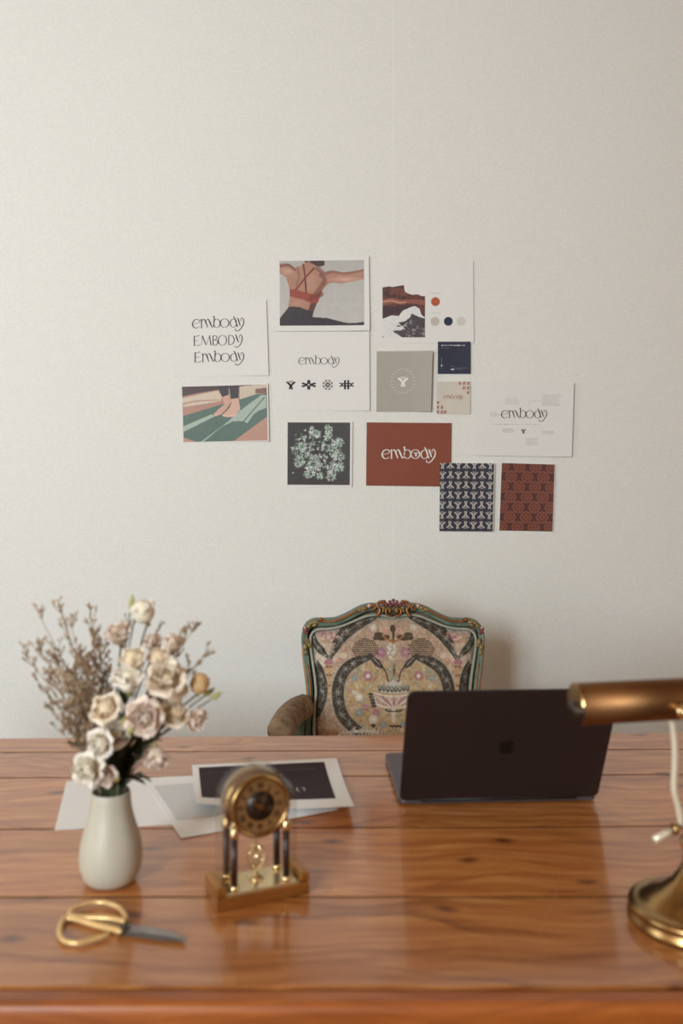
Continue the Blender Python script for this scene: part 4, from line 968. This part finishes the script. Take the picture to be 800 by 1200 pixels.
# ------------------------------------------------------------------ brass lamp
lc = Dp(811, 1079)
lp = thing('desk_lamp', 'brass desk lamp with a horizontal cylinder shade at the right edge', 'lamp', (lc.x, lc.y, DT))
MB().lathe([(0, 0), (.069, 0), (.0715, .002), (.0715, .006), (.069, .009), (.069, .014), (.071, .0165), (.069, .020), (.064, .022), (.060, .0215), (.054, .024), (.049, .030), (.034, .037), (.022, .047), (.0135, .060), (.010, .070), (.010, .074), (.0085, .076), (0, .077)], 56).build('base', m_brass, lp)
yl_ = lc.y
def LPt(px, py, dY=0.0): return Wp(px, py, yl_ + dY) - Vector((lc.x, lc.y, DT))
jx = LPt(799, 968); bz = LPt(808, 993)
MB().lathe([(0, -.013), (.006, -.0125), (.0125, -.006), (.0135, 0), (.0125, .006), (.007, .0115), (.006, .0145), (0, .015)], 24, c=(0, 0, .089)).build('ball_joint', m_brass2, lp)
MB().tube([(0, 0, .102), (-.004, 0, .106), (jx.x, 0, jx.z)], [.005, .0045, .004], 12).build('neck', m_brass2, lp)
ap = [LPt(798, 966), LPt(795, 948), LPt(789.5, 925), LPt(790.5, 895), LPt(790, 870), LPt(786, 836)]
apts = cr(ap, 4)
MB().tube(apts, [.0036]*len(apts), 12).build('arm', M_('brass_pale_reflection', (240, 230, 206), .35, .35, var=.04), lp)  # cream base colour stands in for the window's reflection in polished brass
MB().tube([LPt(794, 971), LPt(788, 971.5)], [.0062, .0068], 14).build('joint_nut', m_brass, lp)
MB().tube([LPt(789, 972), LPt(766, 984, -.012)], [.0034, .0040], 12).build('lever', bpy.data.materials['brass_pale_reflection'], lp)
# shade: a long cylinder with a slot underneath
ang = math.radians(7); cs = LPt(786, 820); Lh = .112
Msh = Matrix.Translation(cs + Vector((0, 0, 0))) @ Matrix.Rotation(ang, 4, 'Z') @ Matrix.Rotation(math.radians(-1.0), 4, 'Y')
R_ = .0238; vs = []; seg = 44; a0, a1 = math.radians(-55), math.radians(235)
for x in (-Lh, Lh):
    for r in (R_, R_ - .0012):
        for k in range(seg+1):
            a = a0 + (a1-a0)*k/seg; vs.append(Msh @ Vector((x, -r*math.cos(a), r*math.sin(a))))
n = seg+1; fs = []
for k in range(seg): fs += [(k, k+1, 2*n+k+1, 2*n+k), (n+k+1, n+k, 3*n+k, 3*n+k+1)]
fs += [(0, 2*n, 3*n, n), (seg, n+seg, 3*n+seg, 2*n+seg)]
for k in range(seg): fs += [(k+1, k, n+k, n+k+1), (2*n+k, 2*n+k+1, 3*n+k+1, 3*n+k)]
m_shade = M_('antique_brass_shade', (128, 90, 58), .46, 1.0, var=.18, scale=20)
o = MB().add(vs, fs, True).build('lamp_shade', m_shade, lp)
for sx in (-1, 1):
    vs = []; aa, ab = math.radians(10), math.radians(235)
    m2 = 30; cc0 = Msh @ Vector((sx*(Lh + .0006), 0, 0))
    out = [Msh @ Vector((sx*(Lh + .0004), -R_*1.03*math.cos(aa + (ab-aa)*k/m2), R_*1.03*math.sin(aa + (ab-aa)*k/m2))) for k in range(m2+1)]
    oi_ = [Msh @ Vector((sx*(Lh + .0024), -R_*.98*math.cos(aa + (ab-aa)*k/m2), R_*.98*math.sin(aa + (ab-aa)*k/m2))) for k in range(m2+1)]
    MB().add(out + oi_, [tuple(range(m2+1)), tuple(range(m2+1, 2*m2+2))] + [(k, k+1, m2+2+k, m2+1+k) for k in range(m2)]).build('end_cap', m_brass, lp)
MB().tube([Msh @ Vector((-Lh - .006, 0, -.006)), Msh @ Vector((-Lh + .03, 0, -.006))], [.0105, .0105], 20).build('lamp_socket', M_('dark_metal_socket', (70, 58, 52), .35, .8, var=.2), lp)
MB().tube([Msh @ Vector((-Lh + .03, 0, -.004)), Msh @ Vector((Lh - .01, 0, -.004))], [.0095, .0095], 16).build('tube_bulb', M_('frosted_tube', (210, 206, 196), .3, var=.02), lp)
MB().lathe([(0, 0), (.0075, 0), (.0075, .004), (.006, .007), (.0085, .012), (.0085, .016), (0, .02)], 18, Matrix.Rotation(PI/2, 4, 'X'), LPt(787, 824) + Vector((0, -.0225, 0))).build('swivel_knob', m_brass2, lp)

# ------------------------------------------------------------------ scissors
sc = Dp(146, 1088)
scis = thing('scissors', 'gold-handled scissors with grey blades lying in front of the vase', 'scissors', (sc.x, sc.y, DT))
m_sg = M_('pale_gold_handle', (230, 194, 136), .35, .45, var=.06, scale=60); m_blade = M_('worn_steel', (150, 144, 142), .35, .45, var=.12, scale=80)
def SL(px, py, z=.004): p = Dp(px, py, z); return p - Vector((sc.x, sc.y, DT))
far = [(147, 1080), (126, 1076), (84, 1074), (88, 1064), (106, 1058), (124, 1058), (140, 1064), (148, 1076)]
near = [(144, 1092), (120, 1086), (80, 1076), (70, 1088), (73, 1101), (90, 1105), (112, 1100), (128, 1094)]
a_ = cr([SL(x, y, .0055) for x, y in far], 6); MB().tube(a_, list(np.interp(np.linspace(0, 1, len(a_)), [0, .2, .35, .6, .85, 1], [.0038, .0036, .003, .0028, .003, .0026])), 10).build('handle', m_sg, scis)
a_ = cr([SL(x, y, .0040) for x, y in near], 6); MB().tube(a_, list(np.interp(np.linspace(0, 1, len(a_)), [0, .2, .35, .6, .9, 1], [.0042, .004, .003, .0028, .003, .0022])), 10).build('handle', m_sg, scis)
def blade(pts, z0, z1):
    n = len(pts); vs = [SL(x, y, z0) for x, y in pts] + [SL(x, y, z1) for x, y in pts]
    return MB().add(vs, [tuple(range(n)), tuple(range(n, 2*n))] + [(i, (i+1) % n, n+(i+1) % n, n+i) for i in range(n)])
blade([(140, 1084), (152, 1083), (172, 1086), (200, 1091), (218, 1100.5), (196, 1098), (165, 1093), (146, 1092)], .0042, .0062).build('blade', m_blade, scis, bevel=.0006)
blade([(138, 1092), (150, 1088), (176, 1092), (202, 1098), (217, 1103), (190, 1102), (158, 1097), (144, 1096)], .0012, .0034).build('blade', m_blade, scis, bevel=.0006)
MB().lathe([(0, 0), (.0052, 0), (.0052, .0022), (.003, .0034), (0, .0036)], 18, c=SL(146, 1089, .0062)).build('pivot_screw', M_('dark_pivot', (84, 74, 66), .35, .8), scis)
blade([(134, 1090), (141, 1081), (149, 1079), (153, 1084), (150, 1093), (140, 1097)], .0006, .0041).build('pivot_plate', M_('dark_pivot_plate', (70, 62, 56), .4, .7), scis)

# ------------------------------------------------------------------ vase
vc = Dp(130, 1032.5); VZ = .113
vase = MB().lathe([(0, .001), (.0245, .0005), (.030, .003), (.0345, .010), (.0380, .022), (.0388, .033), (.0375, .048), (.034, .062), (.0295, .076), (.0262, .090), (.0245, .102), (.0240, .112), (.0232, .1135), (.0222, .112), (.0226, .100), (.027, .078), (.034, .045), (.034, .02), (.02, .008), (0, .007)], 56)
m_cer = M_('matt_white_ceramic', (190, 184, 168), .42, var=.03, scale=40, bump=.08, bscale=250)
vo_ = vase.build('vase', m_cer, None, loc=vc); tag(vo_, 'white ceramic bottle-shaped vase holding the bouquet', 'vase')

# ------------------------------------------------------------------ bouquet
VM = Vector((vc.x, vc.y, DT + VZ))       # mouth
def petal_mesh(name, L_, W_, cup, curlr, ruff, seed):
    r = random.Random(seed); nu, nv = 6, 7; vs = []; ph = r.uniform(0, 6)
    for j in range(nv+1):
        v = j/nv; w = W_ * (.25 + .75*math.sin(min(1, v*1.15)*PI*.55)) * 1.12*(1 if v < .8 else 1 - (v-.8)*.9)
        for i in range(nu+1):
            u = i/nu*2 - 1
            ang = cup * v; y = L_*(math.sin(ang)/cup if cup else v)
            z = L_*((1-math.cos(ang))/cup if cup else 0)
            rz = -curlr * max(0, v-.65)**2 * L_*6
            vs.append((u*w/2*(1 - .12*u*u*v), y*1.0 - rz*0.0 , 0.0 + z*1.0 + u*u*W_*.22*(1 - v*.3) + .55*ruff*L_*math.sin(u*5 + ph)*v*v*.5 + rz))
    fs = [(j*(nu+1)+i, j*(nu+1)+i+1, (j+1)*(nu+1)+i+1, (j+1)*(nu+1)+i) for j in range(nv) for i in range(nu)]
    return MB().add(vs, fs, True).mesh(name)
def pet_mat(name, c, base):
    m, N, L, b = new_mat(name); tc = N.new('ShaderNodeTexCoord'); sx = N.new('ShaderNodeSeparateXYZ'); L.new(tc.outputs['Object'], sx.inputs[0])
    mp = N.new('ShaderNodeMapRange'); mp.inputs['From Min'].default_value = 0; mp.inputs['From Max'].default_value = .010; L.new(sx.outputs['Y'], mp.inputs[0])
    mx = N.new('ShaderNodeMix'); mx.data_type = 'RGBA'; L.new(mp.outputs[0], mx.inputs[0]); mx.inputs[6].default_value = (*lin(base), 1); mx.inputs[7].default_value = (*lin(c), 1)
    L.new(mx.outputs[2], b.inputs['Base Color']); b.inputs['Roughness'].default_value = .65
    b.inputs['Subsurface Weight'].default_value = .25; b.inputs['Subsurface Scale'].default_value = .003; b.inputs['Subsurface Radius'].default_value = (1, .8, .5)
    return m
pm = {'white': pet_mat('white_petal', (240, 232, 220), (228, 216, 184)), 'cream': pet_mat('cream_petal', (234, 218, 198), (214, 196, 160)), 'blush': pet_mat('blush_petal', (236, 218, 204), (210, 184, 160)), 'ochre': pet_mat('ochre_petal', (214, 182, 140), (190, 160, 112))}
PET = {}
hm = {k: M_(k + '_petal_heart', c, .7, var=.08, scale=300, sub=.2) for k, c in (('white', (236, 226, 204)), ('cream', (226, 206, 174)), ('blush', (220, 198, 178)), ('ochre', (208, 172, 124)))}
for k_, m_ in pm.items():
    for j, (L_, W_, cup) in enumerate(((.0175, .0175, 1.15), (.0165, .0165, 1.5), (.0145, .014, 1.8), (.011, .010, 2.1))):
        for v_ in range(2):
            me = petal_mesh('petal', L_, W_, cup, .5 if j == 0 else .25, .16, j*7 + v_); me.materials.append(m_); PET[(k_, j, v_)] = me
m_stem = M_('green_stem', (66, 72, 44), .6, var=.2, scale=80); m_leaf = M_('dark_green_leaf', (56, 64, 44), .6, var=.25, scale=60); m_bud = M_('pale_green_bud', (170, 164, 104), .5, var=.12, scale=90)
m_dry = M_('dried_stem', (140, 116, 88), .8, var=.2); m_flo = M_('dried_floret', (158, 128, 100), .85, var=.25, scale=300); m_flo2 = M_('pale_dried_floret', (188, 164, 136), .85, var=.2, scale=300)
def orient(d):
    return d.to_track_quat('Z', 'X').to_matrix().to_4x4()
def stem_path(tip, foot, bend=0.0, n=7):
    """from inside the vase, through the mouth, out to the tip"""
    a = foot; m = VM + Vector(((foot.x - VM.x) * .3, (foot.y - VM.y) * .3, 0))
    d = tip - VM
    off = Vector((d.x, d.y, 0)) ; off = off.normalized() if off.length > 1e-4 else Vector((1, 0, 0))
    mm = VM + off * min(.014, .014)
    up = VM + Vector((d.x*.38, d.y*.38, d.z*.5)) + Vector((bend, 0, 0))
    return cr([a, mm, up, tip], n)
def leaf_mb(mb, p, d, L_, W_):
    d = d.normalized(); s_ = d.cross(Vector((0, 0, 1))); s_ = s_.normalized() if s_.length > .01 else Vector((1, 0, 0)); u = s_.cross(d)
    vs = []
    for t, w in ((0, .05), (.25, .75), (.5, 1), (.75, .7), (1, .03)):
        c0 = p + d*L_*t - Vector((0, 0, 1))*L_*.25*t*t
        vs += [c0 - s_*W_*w/2 + u*W_*.15*w, c0, c0 + s_*W_*w/2 + u*W_*.15*w]
    fs = [(3*i+k, 3*i+k+1, 3*i+k+4, 3*i+k+3) for i in range(4) for k in range(2)]
    mb.add(vs, fs, True)
rb_ = random.Random(11)
m_pale = bpy.data.materials['brass_pale_reflection']
def blossom(parent, loc, d, size, openf, kind):
    """openf 0 closed cup .. 1 fully open"""
    Q = orient(d); R_o = Q.to_euler()
    s_ = size / .030 * (1.62 - .37 * openf)
    core = MB().ball((0, 0, .002*s_), .0032*s_, 8, 5, (1, 1, 1.2)).tube([(0, 0, -.006*s_), (0, 0, .002*s_)], [.0018*s_, .003*s_], 8)
    b = core.build('blossom', m_bud, parent, loc=loc, rot=R_o)
    hr = .0088 * s_ * (1.12 - .85 * openf); hv = []
    for i in range(9):
        for k in range(16):
            a, q = PI*i/8, 2*PI*k/16; rr = hr * (1 + .10*math.sin(q*5 + i*1.3)*math.sin(a))
            hv.append((math.sin(a)*math.cos(q)*rr, math.sin(a)*math.sin(q)*rr, hr*.8 - math.cos(a)*rr*1.12))
    MB().add(hv, [(i*16+k, i*16+(k+1) % 16, (i+1)*16+(k+1) % 16, (i+1)*16+k) for i in range(8) for k in range(16)], True).build('heart', hm[kind], b)
    for lay, cnt in ((0, 5), (1, 5), (2, 5), (3, 4)):
        for k in range(cnt):
            me = PET[(kind, lay, k % 2)]
            el = {0: .25, 1: .55, 2: .8, 3: 1.05}[lay] + (1 - openf) * (.85, .65, .4, .15)[lay] + rb_.uniform(-.08, .08)
            az = 2*PI*(k + lay*.5)/cnt + rb_.uniform(-.15, .15)
            o = link('petal', me, None, b); Mx = Matrix.Rotation(az, 4, 'Z') @ Matrix.Rotation(el - .35, 4, 'X') @ Matrix.Scale(s_, 4)
            o.matrix_local = Matrix.Translation((0, 0, .0005*lay)) @ Mx
    return b
FL = [ # px, py, dY, size px, open, kind, facing(x,y,z), label
 (170, 723, .02, 25, .15, 'white', (-.3, -.3, 1), 'white lisianthus with the topmost blossom of the bouquet'),
 (140, 749, .05, 25, .3, 'blush', (-.1, -.4, .8), 'blush lisianthus just left of and below the topmost blossom'),
 (180, 758, .06, 19, .2, 'blush', (0, -.3, 1), 'small blush lisianthus, left of the paired upper right buds'),
 (203, 759, .04, 20, .2, 'blush', (.3, -.3, 1), 'blush lisianthus highest on the right half of the bouquet'),
 (188, 778, .0, 23, .2, 'cream', (-.1, -.5, 1), 'round cream lisianthus bud above the largest right blossom'),
 (158, 778, -.01, 25, .25, 'cream', (-.1, -.5, .9), 'cream lisianthus in the upper middle below the topmost blossom'),
 (195, 798, -.02, 34, .7, 'cream', (.0, -.8, .6), 'large ruffled cream lisianthus right of centre'),
 (151, 803, -.02, 31, .4, 'white', (.0, -.4, 1), 'wide white lisianthus at the middle of the bouquet'),
 (203, 816, -.01, 24, .2, 'cream', (.4, -.4, .8), 'cream lisianthus tucked under the large ruffled one'),
 (233, 807, .0, 19, .0, 'ochre', (.2, -.2, 1), 'round ochre lisianthus bud far out on the right'),
 (169, 840, -.04, 34, .95, 'blush', (.05, -1, .15), 'open blush lisianthus facing the room at the centre'),
 (128, 834, -.03, 29, .4, 'cream', (-.2, -.8, .6), 'cream lisianthus left of the open central one'),
 (202, 840, -.01, 26, .4, 'cream', (.3, -.6, .5), 'cream lisianthus right of the open central one'),
 (226, 840, .0, 22, .35, 'blush', (.5, -.5, -.1), 'nodding blush lisianthus lowest on the far right'),
 (183, 824, .03, 21, .3, 'blush', (.1, -.5, .8), 'shaded blush lisianthus behind the open central one'),
 (136, 861, -.03, 25, .6, 'white', (.1, -.9, .4), 'white lisianthus, right one of the touching lower pair'),
 (121, 870, -.05, 27, .6, 'white', (-.3, -.9, .1), 'white lisianthus, left one of the touching lower pair'),
 (183, 882, -.02, 24, .3, 'blush', (.2, -.5, -.6), 'drooping blush lisianthus over the papers right of the vase'),
 (104, 901, -.06, 30, 1.0, 'white', (-.25, -1, .1), 'wide open white lisianthus lowest on the left'),
 (124, 907, -.05, 20, .5, 'blush', (.2, -1, -.1), 'small blush lisianthus just above the vase mouth')]
gF = 'lisianthus stems in the vase'
for i, (px, py, dY, sz, op, kd, fc, lab) in enumerate(FL):
    Y = vc.y + dY; tip = Wp(px, py, Y); size = sz * 1.12 / F * Y
    d = Vector(fc).normalized()
    t = thing('lisianthus', lab, 'flower', (VM.x, VM.y, VM.z - .09), 0, gF); org = Vector((VM.x, VM.y, VM.z - .09))
    foot = org + Vector((rb_.uniform(-.015, .015), rb_.uniform(-.015, .015), 0))
    pth = stem_path(tip - d*size*.28, foot); pth = [p - org for p in pth]
    MB().tube(pth, [.0012]*len(pth), 6).build('stem', m_stem, t)
    for j in range(3):
        k = int(len(pth)*(.36 + .13*j + rb_.uniform(0, .08))); k = min(k, len(pth)-4)
        p = pth[k]; dd = (pth[k+1]-pth[k]).normalized() + Vector((rb_.uniform(-.6, .6), rb_.uniform(-.6, .3), rb_.uniform(-.1, .2)))
        mb = MB(); leaf_mb(mb, p, dd, rb_.uniform(.022, .042), rb_.uniform(.006, .010)); mb.build('leaf', m_leaf, t)
    blossom(t, tip - org - d*size*.12, d, size, op, kd)
    mb = MB()
    for k in range(5):
        a = 2*PI*k/5; M3 = orient(d); q = tip - org - d*size*.33
        leaf_mb(mb, q, (M3 @ Vector((math.cos(a)*.5, math.sin(a)*.5, 1))).to_3d(), size*.38, .0024)
    mb.build('calyx', m_stem, t)
# green buds
for (px, py, dY, lab) in ((154, 706, .02, 'slim green bud highest of all beside the topmost blossom'), (160, 713, .02, 'green bud just left of the topmost blossom'), (252, 816, .0, 'pointed green bud at the far right tip'), (244, 812, .01, 'small olive bud beside the ochre one'),
                          (145, 846, -.04, 'yellow green bud left of the open central blossom'), (153, 857, -.05, 'pale yellow bud below the open central blossom'), (137, 913, -.05, 'yellow bud right above the vase mouth')):
    Y = vc.y + dY; tip = Wp(px, py, Y); org = Vector((VM.x, VM.y, VM.z - .09))
    t = thing('flower_bud', lab, 'flower bud', org, 0, 'buds in the bouquet')
    pth = [p - org for p in stem_path(tip, org + Vector((rb_.uniform(-.012, .012), rb_.uniform(-.012, .012), 0)))]
    MB().tube(pth, .0009, 6).build('stem', m_stem, t)
    d = (pth[-1]-pth[-2]).normalized(); Mo = orient(d)
    MB().lathe([(0, -.003), (.0026, 0), (.0038, .004), (.0030, .009), (.0012, .014), (0, .016)], 10, Mo.to_3x3().to_4x4(), pth[-1] - d*.005).build('bud', m_bud, t)
# dried sprigs
SP = [ # tip px,py,dY,label,dens
 (45, 718, .03, 'dried sprig with the highest tip on the far left', 14), (70, 711, .05, 'tall airy dried sprig, second tip from the left at the top', 14), (82, 729, .0, 'dried sprig ending between the two tall left tips', 16),
 (106, 722, .06, 'tall thin dried sprig halfway to the topmost blossom', 14), (29, 767, .0, 'dried sprig reaching furthest left', 18), (45, 758, -.02, 'dried sprig beside the one reaching furthest left', 22),
 (40, 793, .02, 'short left dried sprig below the furthest reaching one', 16), (60, 831, -.02, 'low dried sprig leaning out left over the wall', 16), (72, 858, .0, 'lowest dried sprig just above the desk edge', 14),
 (66, 772, .04, 'bushy dried sprig in the upper left mass', 36), (90, 766, -.02, 'thick brown dried sprig left of the middle', 40), (118, 752, .05, 'brown dried sprig behind the blush blossom', 34),
 (102, 782, .02, 'dense dried sprig at the middle of the brown mass', 44), (78, 800, -.01, 'dense dried sprig low in the brown mass', 40), (124, 788, .06, 'brown dried sprig behind the wide white blossom', 34), (96, 818, .03, 'short dense dried sprig above the dark leaves', 36),
 (110, 745, .0, 'slender dried sprig rising over the brown mass', 24), (58, 790, .05, 'spreading dried sprig behind the left tips', 26), (84, 790, .06, 'rear dried sprig in the left mass', 40),
 (152, 730, .06, 'curly dried sprig left of the topmost blossom', 8), (186, 735, .05, 'thin dried sprig right of the topmost blossom', 6), (213, 738, .04, 'tall dried sprig on the right with paired tips', 14), (229, 734, .03, 'highest dried sprig on the right side', 14), (242, 765, .02, 'forked dried sprig reaching furthest right', 18), (222, 786, .0, 'short dried sprig under the right forked one', 8)]
fl_me = MB().ball((0, 0, .0022), .0011, 6, 4, (1, 1, 2.1)).mesh('floret_form')
fv = [Vector(v.co) for v in fl_me.vertices]; ff = [tuple(p.vertices) for p in fl_me.polygons]
def rot_to(d): return d.to_track_quat('Z', 'X').to_matrix()
for i, (px, py, dY, lab, dens) in enumerate(SP):
    Y = vc.y + dY; tip = Wp(px, py, Y); org = Vector((VM.x, VM.y, VM.z - .09)); right = px > 145
    t = thing('dried_sprig', lab, 'dried flower', org, 0, 'dried sprigs in the bouquet')
    pth = [p - org for p in stem_path(tip, org + Vector((rb_.uniform(-.015, .015), rb_.uniform(-.015, .015), 0)), -.004 if not right else 0, 8)]
    st = MB().tube(pth, list(np.linspace(.0008, .0004, len(pth))), 5); fm = MB(); n = len(pth)
    def floret(p, d, s_):
        R3 = rot_to(d); fm.add([p + R3 @ (v*s_) for v in fv], ff, True)
    for b in range(int(dens*1.35)):
        k = int(n*(.52 + .47*rb_.random())); k = min(k, n-2); p = pth[k]; d0 = (pth[k+1]-pth[k]).normalized()
        d = (d0*.9 + Vector((rb_.uniform(-.9, .9), rb_.uniform(-.7, .7), rb_.uniform(-.1, .7)))).normalized()
        L_ = rb_.uniform(.008, .028)*(1 - .35*k/n); q = p + d*L_
        mid = p + d*L_*.5 + Vector((0, 0, -.001)); st.tube([p, mid, q], [.0005, .00045, .0004], 4, False)
        for c_ in range(3 if not right else 3):
            dd = (d + Vector((rb_.uniform(-.8, .8), rb_.uniform(-.8, .8), rb_.uniform(-.2, .9)))).normalized()
            pp = q - d*L_*.12*c_; e = pp + dd*rb_.uniform(.002, .005)
            st.tube([pp, e], [.0004, .0003], 4, False); floret(e, dd, rb_.uniform(.65, 1.45))
    for c_ in range(3): floret(pth[-1] - (pth[-1]-pth[-2])*c_*.5, (pth[-1]-pth[-2] + Vector((rb_.uniform(-.003, .003), 0, 0))).normalized(), 1.3)
    st.build('stem', m_dry, t); fm.build('florets', m_flo2 if i in (0, 1, 2, 3, 4) or i % 4 == 1 else m_flo, t, kind='stuff')
# leafy filler low in the bouquet
LFp = [(100, 850, 'dark leafy stem leaning left above the vase', .01), (88, 868, 'low dark leafy stem furthest left over the rim', 0), (148, 868, 'dark leafy stem upright in the middle', -.01), (168, 868, 'dark leafy stem leaning right of the middle', 0), (188, 858, 'thin dark leafy stem leaning far right', .01), (120, 850, 'dark leafy stem behind the touching white pair', .03), (155, 830, 'tall dark leafy stem between the central blossoms', .02), (110, 880, 'short dark leafy stem over the left rim', -.02), (165, 905, 'drooping dark leaf stem over the right rim', -.02)]
for (px, py, lab, dY) in LFp:
    Y = vc.y + dY; tip = Wp(px, py, Y); org = Vector((VM.x, VM.y, VM.z - .09))
    t = thing('leafy_stem', lab, 'foliage', org, 0, 'leafy stems in the bouquet')
    pth = [p - org for p in stem_path(tip, org + Vector((rb_.uniform(-.012, .012), rb_.uniform(-.012, .012), 0)))]
    MB().tube(pth, .0013, 6).build('stem', m_stem, t)
    for j in range(11):
        k = min(len(pth)-2, int(len(pth)*(.34 + .62*j/11))); d = (pth[k+1]-pth[k]).normalized() + Vector((rb_.uniform(-.7, .7), rb_.uniform(-.7, .4), rb_.uniform(-.2, .3)))
        mb = MB(); leaf_mb(mb, pth[k], d, rb_.uniform(.022, .038), rb_.uniform(.006, .010)); mb.build('leaf', m_leaf, t)
